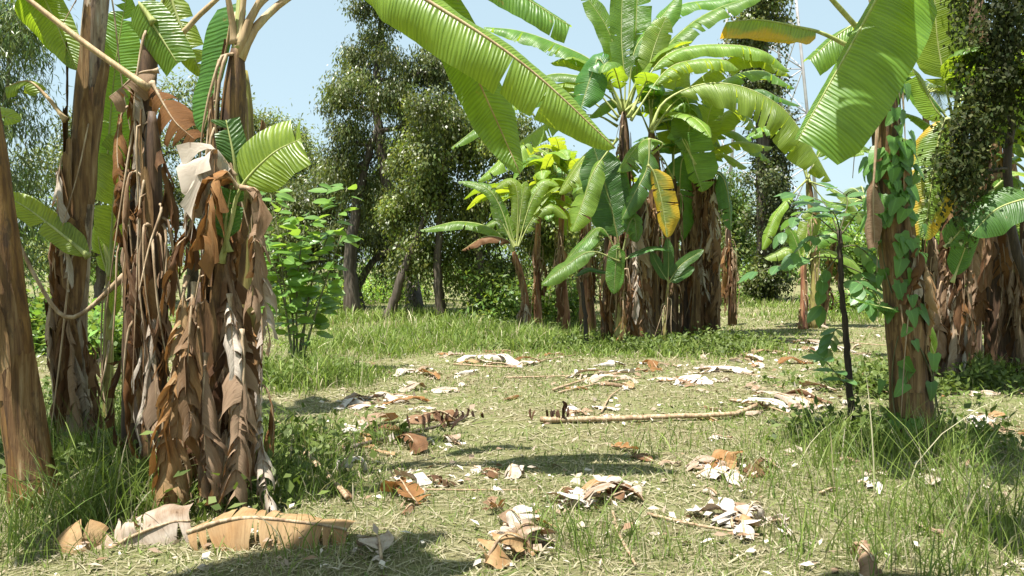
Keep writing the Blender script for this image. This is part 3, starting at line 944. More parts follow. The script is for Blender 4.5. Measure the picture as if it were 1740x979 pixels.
t, C = cb('tall banana plant with two upright leaves against the sky', [(1062, 583, 14.6), (1060, 420, 14.6), (1062, 300, 14.6), (1060, 190, 14.6)], 0.13, 0.09, 'stem_dark', sheaths=6, dry=18, seed=21, dry_z=(0.3, 0.9), dry_w=(0.2, 0.4))
D = 14.6
A = dict(tear=0.10, gap=0.04)
pxleaf(t, [(1060, 195), (1062, 140), (1056, 60), (1060, -70)], D, 34 * 1.28, 'leaf', petiole=0.2, face=CAMF, tear=0.06, fold=15, droop=15)
pxleaf(t, [(1064, 195), (1082, 140), (1080, 70), (1086, -70)], D + 0.3, 40 * 1.28, 'leaf', petiole=0.2, face=CAMF, tear=0.06, fold=15, droop=15)
pxleaf(t, [(1058, 195), (1050, 110), (1030, 45), (985, -20)], D + 0.2, 38 * 1.28, 'leaf', petiole=0.25, face=(0.3, -0.85, 0.4), **A, fold=10, droop=30)
pxleaf(t, [(1055, 195), (1015, 112), (940, 72), (880, 52), (822, 46)], D + 0.3, 56 * 1.28, 'leaf', petiole=0.25, face=UP, **A, fold=0, droop=75)
pxleaf(t, [(1052, 200), (1000, 138), (975, 128), (930, 128), (870, 160)], D, 44 * 1.28, 'leaf', petiole=0.25, face=UP, **A, **DRO)
pxleaf(t, [(1056, 190), (1022, 104), (1008, 120), (985, 190)], D - 0.6, 56 * 1.28, 'leaf_deep', petiole=0.42, face=(-0.2, -0.7, 0.6), **A, fold=5, droop=50)
pxleaf(t, [(1066, 195), (1078, 88), (1112, 45), (1155, -10)], D, 48 * 1.28, 'leaf', petiole=0.4, face=(-0.4, -0.7, 0.6), **A, fold=0, droop=60)
pxleaf(t, [(1066, 200), (1092, 150), (1112, 80), (1132, 28)], D - 0.2, 40 * 1.28, 'leaf_lime', petiole=0.45, face=CAMF, **A, fold=5, droop=30)
pxleaf(t, [(1070, 200), (1112, 115), (1160, 82), (1240, 76), (1300, 88), (1342, 122)], D - 0.5, 56 * 1.28, 'leaf_lime', petiole=0.25, face=UP, **A, fold=0, droop=80)
pxleaf(t, [(1072, 205), (1130, 122), (1180, 102), (1230, 102), (1255, 118)], D - 0.9, 56 * 1.28, 'leaf_lime', petiole=0.3, face=UP, **A, fold=0, droop=85)
pxleaf(t, [(1070, 195), (1110, 110), (1165, 48), (1225, 12), (1300, -10)], D + 0.6, 58 * 1.28, 'leaf', petiole=0.28, face=UP, **A, fold=5, droop=75)
pxleaf(t, [(1066, 190), (1105, 60), (1150, 12), (1210, 0), (1290, -6)], D + 0.9, 50 * 1.28, 'leaf', petiole=0.3, face=UP, **A, fold=5, droop=75)
pxleaf(t, [(1050, 215), (1010, 196), (940, 205), (862, 262), (812, 308)], D + 0.8, 60 * 1.28, 'leaf_lime', petiole=0.2, face=UP, **A, fold=5, droop=70)
pxleaf(t, [(1050, 205), (980, 160), (900, 165), (840, 195), (766, 252)], D + 1.2, 54 * 1.28, 'leaf', petiole=0.2, face=UP, **A, fold=5, droop=70)
pxleaf(t, [(1050, 235), (1010, 290), (992, 340), (972, 394)], D - 0.7, 46 * 1.28, 'leaf_lime', petiole=0.25, face=(-0.4, -0.7, 0.5), **A, fold=5, droop=50)
pxleaf(t, [(1048, 240), (1025, 240), (990, 270), (950, 330)], D - 0.3, 44 * 1.28, 'leaf_lime', petiole=0.2, face=UP, **A, **DRO)

crown_random(t, C[-1], 7, (1.5, 2.3), (0.5, 0.65), random.Random(401), ('leaf', 'leaf_lime', 'leaf_lime'), (25, 70), None, 0.018, 0.25, (0.7, 1.3))
t, C = cb('banana plant with a striped lime leaf arching far out over the young clump', [(1112, 585, 14.7), (1110, 420, 14.7), (1112, 300, 14.7), (1106, 215, 14.7)], 0.13, 0.09, 'stem', sheaths=6, dry=16, seed=22, dry_z=(0.3, 0.9))
pxleaf(t, [(1106, 220), (1130, 172), (1195, 143), (1262, 148), (1325, 180), (1364, 228), (1412, 308)], D - 1.0, 96 * 1.28, 'leaf_lime', 'rib', 0.02, petiole=0.2, face=(0.1, -0.5, 0.85), tear=0.09, fold=-5, droop=70, gap=0.03)
pxleaf(t, [(1108, 220), (1180, 185), (1280, 152), (1322, 165), (1360, 180)], D + 0.8, 40 * 1.28, 'leaf_deep', petiole=0.3, face=UP, **A, **DRO)
pxleaf(t, [(1106, 225), (1170, 150), (1240, 100), (1290, 92), (1342, 128)], D - 0.2, 62 * 1.28, 'leaf_lime', petiole=0.35, face=UP, **A, fold=0, droop=80)
pxleaf(t, [(1106, 226), (1122, 200), (1150, 208), (1188, 228)], D + 0.5, 36 * 1.28, 'leaf_deep', petiole=0.1, face=UP, **A, **DRO)
pxleaf(t, [(1108, 262), (1126, 244), (1092, 240), (1050, 292)], D - 0.8, 56 * 1.28, 'leaf', petiole=0.18, face=UP, **A, **DRO)
pxleaf(t, [(1104, 235), (1100, 285), (1075, 335), (1056, 374)], D - 1.1, 36 * 1.28, 'leaf_deep', petiole=0.15, face=(-0.5, -0.7, 0.4), **A, fold=0, droop=60)
pxleaf(t, [(1100, 280), (1112, 296), (1124, 340), (1134, 404)], D - 1.2, 46 * 1.28, 'leaf_yellow', petiole=0.1, face=(-0.3, -0.85, 0.3), tear=0.12, fold=0, droop=40, half=(1.0, 0.5))
pxleaf(t, [(1108, 225), (1140, 180), (1165, 165), (1172, 205), (1165, 260)], D - 0.4, 50 * 1.28, 'leaf', petiole=0.35, face=(0.2, -0.8, 0.4), **A, fold=5, droop=40)
pxleaf(t, [(1106, 230), (1080, 180), (1040, 170), (1000, 200)], D + 0.4, 44 * 1.28, 'leaf', petiole=0.25, face=UP, **A, **DRO)

crown_random(t, C[-1], 4, (1.4, 2.2), (0.45, 0.55), random.Random(402), ('leaf', 'leaf_lime', 'leaf_deep'), (10, 65), None, 0.018, 0.25, (0.7, 1.3))
t, C = cb('banana plant with a sunlit ochre stem and a brown collar of dead leaves', [(1188, 560, 15.2), (1190, 450, 15.2), (1186, 350, 15.2), (1184, 270, 15.2)], 0.15, 0.11, 'stem', sheaths=6, dry=6, seed=23, dry_z=(0.75, 1.0))
D = 15.2
pxleaf(t, [(1184, 275), (1196, 235), (1206, 190), (1220, 158)], D - 0.6, 38 * 1.28, 'leaf_lime', petiole=0.15, face=CAMF, **A, fold=15, droop=20)
pxleaf(t, [(1186, 275), (1228, 198), (1262, 190), (1288, 226)], D - 0.4, 56 * 1.28, 'leaf_lime', petiole=0.3, face=UP, **A, **DRO)
pxleaf(t, [(1186, 280), (1215, 255), (1255, 242), (1312, 250)], D - 0.2, 44 * 1.28, 'leaf_lime', petiole=0.2, face=UP, **A, **DRO)
pxleaf(t, [(1182, 280), (1155, 228), (1168, 245), (1180, 285), (1194, 326)], D - 1.0, 66 * 1.28, 'leaf', petiole=0.28, face=(-0.4, -0.8, 0.3), **A, fold=5, droop=35, half=(1.0, 0.4))
pxleaf(t, [(1184, 285), (1225, 298), (1238, 340), (1242, 392)], D - 0.4, 34 * 1.28, 'leaf_deep', petiole=0.2, face=(0.5, -0.7, 0.3), **A, fold=0, droop=60)
pxleaf(t, [(1182, 285), (1160, 270), (1155, 330), (1158, 410)], D - 0.2, 50 * 1.28, 'leaf_deep', petiole=0.15, face=(0, -0.9, 0.1), **A, fold=0, droop=40)
pxleaf(t, [(1186, 280), (1210, 235), (1250, 225), (1310, 275)], D + 0.5, 46 * 1.28, 'leaf', petiole=0.25, face=UP, **A, **DRO)
pxleaf(t, [(1186, 285), (1205, 270), (1230, 262), (1270, 285)], D - 0.6, 40 * 1.28, 'leaf_lime', petiole=0.25, face=UP, **A, **DRO)
pxleaf(t, [(1186, 275), (1225, 150), (1290, 120), (1350, 150)], D + 0.8, 54 * 1.28, 'leaf', petiole=0.3, face=UP, **A, **DRO)

crown_random(t, C[-1], 4, (1.3, 2.0), (0.45, 0.55), random.Random(403), ('leaf', 'leaf_lime', 'leaf_deep'), (5, 65), None, 0.018, 0.25, (0.7, 1.3))
for lab, path, r0, r1, mt, dn, sd, dz in (
    ('banana stem with a drape of torn tan leaves down to the ground', [(1085, 588, 14.2), (1086, 480, 14.2), (1090, 330, 14.2)], 0.12, 0.08, 'stem_dark', 26, 24, (0.3, 1.0)),
    ('dark banana stem in the shaded heart of the big clump', [(1140, 580, 15.0), (1142, 440, 15.0), (1144, 300, 15.0)], 0.13, 0.09, 'stem_dark', 14, 25, (0.35, 1.0)),
    ('dark banana stem just behind the sunlit ochre one', [(1165, 568, 15.6), (1166, 450, 15.6), (1168, 320, 15.6)], 0.12, 0.09, 'stem_dark', 10, 26, (0.3, 1.0)),
    ('banana stem shingled with curled brown flaps on the clump edge', [(1212, 556, 15.0), (1210, 440, 15.0), (1204, 290, 15.0)], 0.11, 0.09, 'stem_dark', 30, 27, (0.25, 1.0)),
    ('short green banana stem on the near edge of the big clump', [(1056, 575, 14.0), (1054, 500, 14.0), (1055, 430, 14.0)], 0.10, 0.06, 'stem_green', 5, 28, (0.4, 0.9)),
    ('brown banana stump standing left of the short green stem', [(1030, 565, 14.6), (1032, 500, 14.6), (1034, 380, 14.6)], 0.10, 0.07, 'stem_dark', 12, 29, (0.4, 1.0)),
    ('reddish banana stem partly hidden by undergrowth behind the green stem', [(1005, 545, 16.2), (998, 460, 16.2), (1000, 360, 16.2)], 0.09, 0.06, 'stem_red', 12, 30, (0.4, 1.0)),
    ('thin rusty banana stem in the shade beside the fallen stalks', [(962, 535, 17.0), (956, 460, 17.0), (950, 390, 17.0)], 0.08, 0.05, 'stem_red', 5, 33, (0.4, 1.0)),
    ('dead banana stem hung with brown strips beyond the clump', [(1245, 520, 19.0), (1240, 440, 19.0), (1236, 370, 19.0)], 0.09, 0.06, 'stem_dark', 14, 34, (0.35, 1.0)),
):
    fl = sd in (24, 27)
    t, C = cb(lab, path, r0, r1, mt, sheaths=4, dry=dn, seed=sd, dry_z=dz, dry_len=(0.5, 1.2), dry_w=(0.4, 0.7) if fl else (0.2, 0.42), dry_mats=('dry_orange', 'dry_pale', 'dry_pale', 'dry') if fl else ('dry', 'dry', 'dry', 'dry_orange'))
    if 'short green' in lab:
        D = 14.0
        pxleaf(t, [(1055, 440), (1047, 392), (1030, 320), (1009, 250)], D, 64 * 1.28, 'leaf_deep', petiole=0.2, face=(0.05, -0.95, 0.25), tear=0.02, fold=10, droop=15, label='broad upright green leaf')
        pxleaf(t, [(1054, 440), (1022, 388), (990, 412), (958, 448)], D - 0.4, 44 * 1.28, 'leaf', petiole=0.3, face=UP, tear=0.05, fold=5, droop=60)
        pxleaf(t, [(1054, 445), (1005, 428), (962, 452), (920, 484)], D - 0.6, 34 * 1.28, 'leaf', petiole=0.3, face=(-0.2, -0.6, 0.7), tear=0.06, fold=5, droop=50)
        pxleaf(t, [(1054, 440), (1050, 418), (1046, 455), (1043, 500)], D - 0.6, 26 * 1.28, 'leaf', petiole=0.2, face=CAMF, tear=0.04, fold=10, droop=20)
        pxleaf(t, [(1056, 445), (1082, 430), (1110, 422), (1142, 426)], D - 0.3, 20 * 1.28, 'leaf_deep', petiole=0.15, face=UP, tear=0.02)
        pxleaf(t, [(1056, 440), (1068, 385), (1078, 372), (1082, 412)], D - 0.4, 28 * 1.28, 'leaf', petiole=0.4, face=CAMF, tear=0.1, fold=0, droop=60)
        pxleaf(t, [(1054, 450), (1030, 462), (1000, 458), (978, 470)], D - 0.2, 16 * 1.28, 'leaf_deep', petiole=0.3, face=UP, tear=0.02)
    if 'heart' in lab:
        pxleaf(t, [(1144, 305), (1150, 240), (1190, 215), (1225, 250)], 15.0, 44 * 1.28, 'leaf', petiole=0.25, face=UP, tear=0.1, **DRO)
        pxleaf(t, [(1144, 305), (1120, 262), (1085, 262), (1050, 310)], 14.8, 44 * 1.28, 'leaf', petiole=0.25, face=UP, tear=0.1, **DRO)
        pxleaf(t, [(1144, 305), (1140, 240), (1120, 180), (1085, 150)], 15.2, 40 * 1.28, 'leaf_lime', petiole=0.3, face=CAMF, tear=0.1)
    if 'just behind' in lab:
        pxleaf(t, [(1168, 325), (1185, 215), (1215, 160), (1265, 150)], 15.8, 50 * 1.28, 'leaf', petiole=0.3, face=UP, tear=0.1, **DRO)
        pxleaf(t, [(1168, 325), (1150, 200), (1150, 120), (1165, 60)], 16.0, 44 * 1.28, 'leaf_lime', petiole=0.3, face=CAMF, tear=0.08)

t, C = cb('small sucker with narrow blades in the shade of the clump', [(1130, 600, 13.9), (1130, 540, 13.9), (1136, 476, 13.9)], 0.035, 0.02, 'stem_green', sheaths=1, dry=0, seed=35)
for pts in ([(1136, 480), (1158, 450), (1196, 424)], [(1136, 480), (1120, 455), (1106, 428)], [(1135, 482), (1165, 462), (1180, 455)], [(1135, 478), (1136, 440), (1134, 405)]):
    pxleaf(t, pts, 13.9, 15 * 1.28, 'leaf_deep', petiole=0.1, rib='rib', ribr=0.008, face=CAMF, tear=0, fold=15, droop=20)

# young plant and thicket left of the clump
t, C = banana('banana_plant', 'young banana plant with one dead brown leaf standing apart in the grass', P((896, 545, 16.8), (888, 480, 16.8), (872, 425, 16.8)), 0.085, 0.055, 'stem_red', GC, 4, 8, (0.1, 0.45), (0.3, 0.6), (0.2, 0.35), seed=36, dry_mats=('dry', 'dry_pale'))
D = 16.8
pxleaf(t, [(872, 428), (838, 390), (780, 377), (714, 391)], D - 0.4, 44, 'leaf', petiole=0.15, face=UP, tear=0.08, fold=5, droop=70)
pxleaf(t, [(872, 428), (862, 408), (825, 402), (784, 426)], D - 0.6, 34, 'dry', 'rib', petiole=0.12, face=UP, tear=0.15, fold=0, droop=80, crumple=0.01)
for pts, w, mt in (([(874, 425), (850, 352), (824, 318), (778, 309)], 26, 'leaf'), ([(874, 422), (852, 372), (842, 326)], 30, 'leaf'), ([(878, 420), (886, 350), (894, 308)], 32, 'leaf_lime'),
                   ([(878, 420), (880, 336), (868, 308), (842, 320)], 30, 'leaf_lime'), ([(876, 420), (850, 378), (820, 388)], 22, 'leaf'), ([(880, 420), (905, 372), (935, 350), (965, 372)], 30, 'leaf_lime'),
                   ([(880, 420), (900, 350), (925, 310), (950, 315)], 30, 'leaf_lime'), ([(876, 420), (868, 390), (862, 365)], 20, 'leaf_lime')):
    pxleaf(t, pts, D, w, mt, petiole=0.2, face=(0, -0.7, 0.6), tear=0.06, fold=5, droop=50)
for k, (lab, bx, d, topy) in enumerate((('banana plant crowded with lime leaves behind the young one', 915, 18.2, 345), ('banana plant with a spray of lime leaves beside the rusty stem', 955, 18.6, 318), ('banana plant half hidden behind the broad upright leaf', 992, 18.0, 335))):
    rr = random.Random(50 + k)
    t, C = banana('banana_plant', lab, P((bx, 450 + HC * FPX / d, d), (bx - 3, 450, d), (bx + 2, topy, d)), 0.09, 0.055, 'stem_red', GC, 3, 5, (0.3, 0.9), (0.4, 0.8), (0.2, 0.35), seed=60 + k)
    crown_random(t, C[-1], 17, (1.3, 2.2), (0.38, 0.52), rr, ('leaf_lime', 'leaf_lime', 'leaf'), (5, 80), None, 0.015, 0.28, (0.7, 1.4))

# ---- young clump right of the big one ----------------------------
GY = 'banana plants of the young clump in the sunny gap'
D = 17.6
t, C = banana('banana_plant', 'young banana plant with a red-tinted stem in the sunny gap', P((1364, 558, D), (1366, 500, D), (1364, 445, D)), 0.09, 0.055, 'stem_red', GY, 2, 2, (0.2, 0.5), (0.3, 0.5), (0.15, 0.25), seed=71, dry_mats=('dry_pale',))
for pts, w, mt in (([(1364, 450), (1345, 425), (1320, 432), (1300, 440)], 22, 'leaf_lime'), ([(1366, 448), (1390, 410), (1420, 395), (1450, 405)], 30, 'leaf'), ([(1364, 448), (1372, 395), (1385, 350)], 30, 'leaf_lime'),
                   ([(1364, 450), (1350, 405), (1335, 380)], 24, 'leaf'), ([(1366, 450), (1400, 430), (1440, 440), (1470, 470)], 26, 'leaf_lime')):
    pxleaf(t, pts, D, w * 1.28, mt, petiole=0.2, face=(0, -0.6, 0.7), tear=0.06, fold=5, droop=50)
t, C = banana('banana_plant', 'yellow-green banana stem beside the red-tinted one', P((1382, 556, D + 0.1), (1384, 430, D + 0.1), (1372, 300, D + 0.1)), 0.095, 0.06, 'stem_green', GY, 2, 3, (0.55, 0.9), (0.3, 0.6), (0.15, 0.25), seed=72)
for pts, w, mt in (([(1372, 305), (1352, 325), (1318, 365), (1295, 425)], 24, 'leaf_lime'), ([(1372, 305), (1345, 240), (1300, 215), (1262, 240)], 44, 'leaf'), ([(1372, 305), (1400, 250), (1440, 235), (1490, 262)], 40, 'leaf'),
                   ([(1372, 305), (1365, 250), (1350, 205)], 40, 'leaf_lime'), ([(1374, 308), (1430, 330), (1465, 372), (1480, 400)], 34, 'leaf_lime'), ([(1374, 305), (1402, 340), (1440, 350), (1478, 392)], 30, 'leaf')):
    pxleaf(t, pts, D, w * 1.28, mt, petiole=0.25, face=UP, tear=0.08, **DRO)
t, C = banana('banana_plant', 'leaning brown banana stem against the yellow-green one', P((1396, 552, D + 0.4), (1408, 470, D + 0.4), (1420, 400, D + 0.4)), 0.07, 0.05, 'stem', GY, 3, 6, (0.3, 1.0), (0.3, 0.6), (0.2, 0.3), seed=73)
pxleaf(t, [(1420, 405), (1440, 370), (1475, 360), (1500, 385)], D + 0.4, 30 * 1.28, 'leaf', petiole=0.2, face=UP, tear=0.08, **DRO)

# ---- right clump --------------------------------------------------
GR = 'banana plants of the vine-covered clump'
D = 6.4
t, C = banana('banana_plant', 'thick banana stem climbed by heart-leaved vine beside the thin sapling', P((1556, 768, 6.35), (1545, 640, 6.35), (1530, 480, 6.35), (1512, 300, 6.35), (1500, 150, 6.35), (1494, 60, 6.35)), 0.165, 0.085, 'stem', GR, 8, 6, (0.35, 0.6), (0.3, 0.7), (0.15, 0.3), seed=81)
STEM_R1 = C
pxleaf(t, [(1496, 70, 6.3), (1520, -70, 5.9), (1545, -90, 5.6), (1500, -20, 5.4), (1440, 88, 5.3), (1356, 238, 5.3)], 5.5, 205, 'leaf', 'rib', 0.018, petiole=0.45, face=(-0.35, -0.75, 0.55), tear=0.01, fold=0, droop=25, half=(1.0, 0.10), blunt=0.2, gap=0.01, label='huge green leaf hanging in front with a shadow across it')
pxleaf(t, [(1496, 130, 6.3), (1455, 88, 6.1), (1400, 58, 6.0), (1355, 46, 5.9), (1290, 34, 5.8), (1234, 38, 5.8)], 6.0, 100, 'leaf_edge', 'rib', 0.021, petiole=0.52, face=UP, tear=0.0, fold=-38, droop=30, blunt=0.6, base=0.3, half=(0.7, 0.75), label='cut-off leaf with a yellow edge on a thick pale stalk')
pxleaf(t, [(1496, 90, 6.4), (1470, 40, 6.5), (1430, 55, 6.6), (1376, 102, 6.7)], 6.6, 90, 'leaf', 'rib', 0.016, petiole=0.2, face=(0.1, -0.55, 0.8), tear=0.05, fold=0, droop=60, blunt=0.4)
pxleaf(t, [(1494, 90, 6.3), (1450, 40, 6.2), (1405, -10, 6.0), (1340, -80, 5.8), (1200, -120, 5.6)], 6.0, 110, 'leaf', 'rib', 0.022, petiole=0.5, face=UP, tear=0.04, **DRO)
pxleaf(t, [(1494, 70, 6.4), (1475, -20, 6.4), (1440, -160, 6.3)], 6.4, 110, 'leaf', 'rib_pink', 0.02, petiole=0.5, face=CAMF, tear=0.03)
pxleaf(t, [(1496, 70, 6.3), (1530, -40, 6.1), (1600, -110, 5.6), (1640, -130, 4.9), (1650, -60, 4.3)], 5.4, 130, 'leaf', 'rib', 0.02, petiole=0.35, face=(0, 0, 1), tear=0.05, fold=5, droop=50)
pxleaf(t, [(1494, 65, 6.3), (1490, -80, 6.0), (1480, -190, 5.5), (1450, -240, 4.9), (1400, -250, 4.3)], 5.4, 130, 'leaf', 'rib', 0.02, petiole=0.35, face=(0, 0, 1), tear=0.05, fold=5, droop=50)
leaf(t, P((1496, 140, 6.2), (1488, 260, 6.15), (1484, 330, 6.1), (1486, 420, 6.1)), 0.26, M['dry'], M['rib_dry'], petiole=0.62, rib=0.014, name='dry_leaf', face=(-0.3, -0.9, 0.1), tear=0.2, fold=-20, droop=80, crumple=0.012, rows=26, blunt=0.2)
pxleaf(t, [(1545, 530, 6.25), (1510, 525, 6.2), (1480, 518, 6.1), (1448, 505, 6.0)], 6.1, 34, 'leaf_deep', petiole=0.15, face=UP, tear=0.03)

t, C = banana('banana_plant', 'shaded banana stem with a hanging browned leaf behind the vine-climbed one', P((1606, 648, 9.9), (1614, 480, 9.9), (1622, 320, 9.9), (1622, 200, 9.9)), 0.16, 0.10, 'stem_dark', GR, 6, 26, (0.2, 0.75), (0.5, 1.1), (0.25, 0.45), seed=82)
D = 9.6
pxleaf(t, [(1622, 215), (1606, 140), (1592, 60), (1586, -60)], D, 118, 'leaf_lime', petiole=0.22, face=CAMF, tear=0.07, fold=15, droop=25)
pxleaf(t, [(1622, 215), (1592, 190), (1565, 140), (1536, 100)], D, 70, 'leaf_lime', petiole=0.15, face=(0.3, -0.75, 0.6), tear=0.06, fold=0, droop=40)
pxleaf(t, [(1620, 215), (1570, 150), (1540, 130), (1508, 118)], D + 0.5, 60, 'leaf_deep', petiole=0.2, face=UP, tear=0.06, **DRO)
pxleaf(t, [(1622, 220), (1585, 215), (1560, 200), (1530, 190)], D + 0.6, 50, 'leaf', petiole=0.2, face=UP, tear=0.06, **DRO)
pxleaf(t, [(1620, 205), (1602, 210), (1585, 300), (1570, 410)], D - 0.6, 84, 'leaf_edge', petiole=0.08, face=(-0.3, -0.9, 0.15), tear=0.06, fold=5, droop=35)
pxleaf(t, [(1622, 210), (1560, 240), (1490, 222), (1440, 232), (1398, 272)], D + 2.5, 30, 'leaf', petiole=0.25, face=UP, tear=0.08, **DRO)
pxleaf(t, [(1622, 210), (1560, 262), (1490, 252), (1425, 268)], D + 2.2, 30, 'leaf_lime', petiole=0.25, face=UP, tear=0.08, **DRO)
pxleaf(t, [(1616, 290), (1570, 330), (1530, 350), (1500, 330)], D - 0.3, 50, 'leaf', petiole=0.25, face=UP, tear=0.08, **DRO)
pxleaf(t, [(1618, 480, 9.2), (1640, 420, 9.1), (1652, 380, 9.0), (1668, 350, 9.0)], 9.1, 50, 'leaf_deep', petiole=0.1, face=CAMF, tear=0.03)
pxleaf(t, [(1606, 420, 8.9), (1625, 400, 8.8), (1650, 370, 8.7)], 8.8, 50, 'leaf_deep', petiole=0.05, face=(0, -0.8, 0.5), tear=0.03)
pxleaf(t, [(1590, 610, 8.2), (1578, 575, 8.1), (1562, 538, 8.1)], 8.1, 36, 'leaf', petiole=0.1, face=CAMF, tear=0.03)

crown_random(t, C[-1], 7, (1.5, 2.2), (0.5, 0.65), random.Random(411), ('leaf', 'leaf_lime', 'leaf_deep'), (15, 65), (-120, 60), 0.02, 0.25, (0.7, 1.2))
t, C = banana('banana_plant', 'dark straight banana stem under the hanging creeper', P((1704, 632, 10.6), (1694, 480, 10.6), (1684, 330, 10.6), (1668, 150, 10.6), (1658, -20, 10.6)), 0.19, 0.13, 'stem_dark', GR, 6, 22, (0.2, 0.75), (0.5, 1.2), (0.25, 0.45), seed=83)
D = 10.0
pxleaf(t, [(1672, 230), (1700, 240), (1720, 175), (1745, 105)], D, 80, 'leaf_lime', petiole=0.15, face=CAMF, tear=0.05)
pxleaf(t, [(1676, 260), (1700, 215), (1730, 215), (1770, 260)], D, 80, 'leaf_lime', petiole=0.15, face=UP, tear=0.05, **DRO)
pxleaf(t, [(1775, 335), (1735, 340), (1690, 358), (1650, 400)], 8.6, 82, 'leaf_deep', petiole=0.05, face=(-0.1, -0.75, 0.6), tear=0.02, fold=5, droop=30)
pxleaf(t, [(1680, 330), (1715, 300), (1750, 320)], D, 60, 'leaf', petiole=0.15, face=UP, tear=0.05, **DRO)
crown_random(t, C[-1], 12, (1.8, 2.6), (0.55, 0.7), random.Random(91), arch=(0.5, 1.0), el=(15, 70))
for lab, path, r0, sd, dn in (('banana stem cut by the edge of the vine thicket', [(1742, 640, 10.2), (1746, 480, 10.2), (1752, 300, 10.2)], 0.13, 84, 18), ('slim banana stem between the two dark ones', [(1652, 600, 12.6), (1656, 480, 12.6), (1660, 330, 12.6)], 0.12, 85, 16),
                              ('banana stem draped with grey flaps deep in the vine-covered clump', [(1590, 600, 12.4), (1586, 480, 12.4), (1584, 400, 12.4)], 0.11, 86, 16)):
    t, C = banana('banana_plant', lab, P(*path), r0, r0 * 0.7, 'stem_dark', GR, 4, dn, (0.3, 1.0), (0.5, 1.2), (0.25, 0.45), seed=sd)
    crown_random(t, C[-1], 5, (1.2, 1.7), (0.4, 0.5), random.Random(sd), ('leaf', 'leaf_lime', 'leaf_deep'), (30, 75))

# banana plants behind the camera, whose leaves shade the near ground
for lab, b, sd, az in (('banana plant at the near edge of the clearing by the shaded grass', (2.7, 1.5, 0), 95, (112, 165)), ('banana plant growing near the leaning ochre stem', (-3.3, 1.8, 0), 96, (18, 38))):
    t, C = banana('banana_plant', lab, [b, (b[0] + 0.05, b[1], 1.6), (b[0], b[1] + 0.05, 3.3)], 0.13, 0.09, 'stem', None, 4, 4, seed=sd)
    crown_random(t, C[-1], 5 if sd == 95 else 3, (2.2, 2.7), (0.55, 0.7), random.Random(sd), az=az, arch=(0.35, 0.6), el=(28, 45))
    crown_random(t, C[-1], 4, (2.0, 2.5), (0.55, 0.7), random.Random(sd + 5), arch=(0.6, 1.0), az=((200, 400) if sd == 95 else (120, 280)), el=(40, 60))

# ------------------------------------------------------------------ single broad leaves (objects sharing mesh data)
def leaf_mesh(name, mat, shape, cup=0.12, bend=0.15, rows=8):
    """unit leaf along +X, width from shape(s), lying in XY, normal +Z"""
    mb = MB(); V = []; U = []
    for i in range(rows + 1):
        s = i / rows
        w = shape(s)
        for k in range(5):
            v = -1 + k * 0.5
            x = s - (0.10 * abs(v) * (1 - s) if name.startswith('heart') else 0)
            V.append((x, v * w, cup * w * abs(v) * 1.2 - bend * s * s + 0.01 * math.sin(s * 20) * abs(v)))
            U.append((s * 0.15, v))
    F = [(i * 5 + k, (i + 1) * 5 + k, (i + 1) * 5 + k + 1, i * 5 + k + 1) for i in range(rows) for k in range(4)]
    mb.add(V, F, U)
    return mb.mesh(name, mat)


OVAL = lambda s: 0.26 * math.sin(math.pi * min(1, s ** 0.85)) ** 0.75 + 0.004
HEART = lambda s: 0.46 * (1 - s) ** 0.62 * min(1, (s + 0.02) / 0.08) ** 0.4 + 0.002
SLIM = lambda s: 0.20 * math.sin(math.pi * s ** 0.9) ** 0.8 + 0.003
ME_SHRUB = leaf_mesh('shrub_leaf', M['shrub_leaf'], OVAL)
ME_SAP = leaf_mesh('sapling_leaflet', M['sapling_leaf'], OVAL)
ME_HEART = leaf_mesh('heart_leaf', M['heart_leaf'], HEART, 0.15, 0.18)


def place_leaf(parent, me, pos, d, nrm, size, name='leaf'):
    x = Vector(unit(d)); z = Vector(unit(nrm))
    y = z.cross(x); y.normalize(); z = x.cross(y)
    from mathutils import Matrix
    rot = Matrix((x, y, z)).transposed()
    o = bpy.data.objects.new(name, me)
    o.parent = parent
    o.location = Vector(pos) - parent.location
    o.rotation_euler = rot.to_euler()
    o.scale = (size, size, size)
    COL.objects.link(o)
    return o


# heart-leaved vine on the thick right-hand stem
C = STEM_R1
vb = C[2].copy()
t = thing('climbing_vine', (C[0][0] - 0.2, C[0][1] - 0.12, gz(C[0][0], C[0][1])), 'heart-leaved green vine climbing the thick banana stem', 'vine')
rv = random.Random(101)
for k in range(3):
    mb = MB(); ph = rv.uniform(0, 6.28); Q = []
    for i in range(0, len(C) - 3):
        q = i / (len(C) - 1)
        rr = 0.165 + (0.085 - 0.165) * q ** 0.8
        rr = rr * 1.12 * (1 + 0.22 * math.exp(-q * 16)) + 0.012
        a = -math.pi / 2 + 1.3 * math.sin(q * 7 + ph)
        Q.append((C[i][0] + rr * math.cos(a), C[i][1] + rr * math.sin(a), C[i][2]))
    Q[0] = (Q[0][0], Q[0][1], max(Q[0][2], 0.0))
    tube(mb, np.array(Q), 0.006, 5)
    mb.build('vine_stem', M['twig_green'], t)
for k in range(125):
    q = rv.gauss(0.63, 0.14) if rv.random() < 0.8 else rv.uniform(0.05, 0.9)
    q = min(0.9, max(0.04, q))
    i = min(len(C) - 4, int(q * (len(C) - 1)))
    a = rv.gauss(-math.pi / 2, 0.9)
    rr = (0.165 + (0.085 - 0.165) * q ** 0.8) * 1.12 + rv.uniform(0.01, 0.09)
    p = (C[i][0] + rr * math.cos(a), C[i][1] + rr * math.sin(a), C[i][2] + rv.uniform(-0.05, 0.05))
    d = np.array([math.cos(a) * 0.4 + rv.gauss(0, 0.35), math.sin(a) * 0.3, -0.9])
    nn = np.array([math.cos(a) + rv.gauss(0, 0.3), math.sin(a) - 0.2, 0.55])
    place_leaf(t, ME_HEART, p, d, nn, rv.uniform(0.08, 0.17))

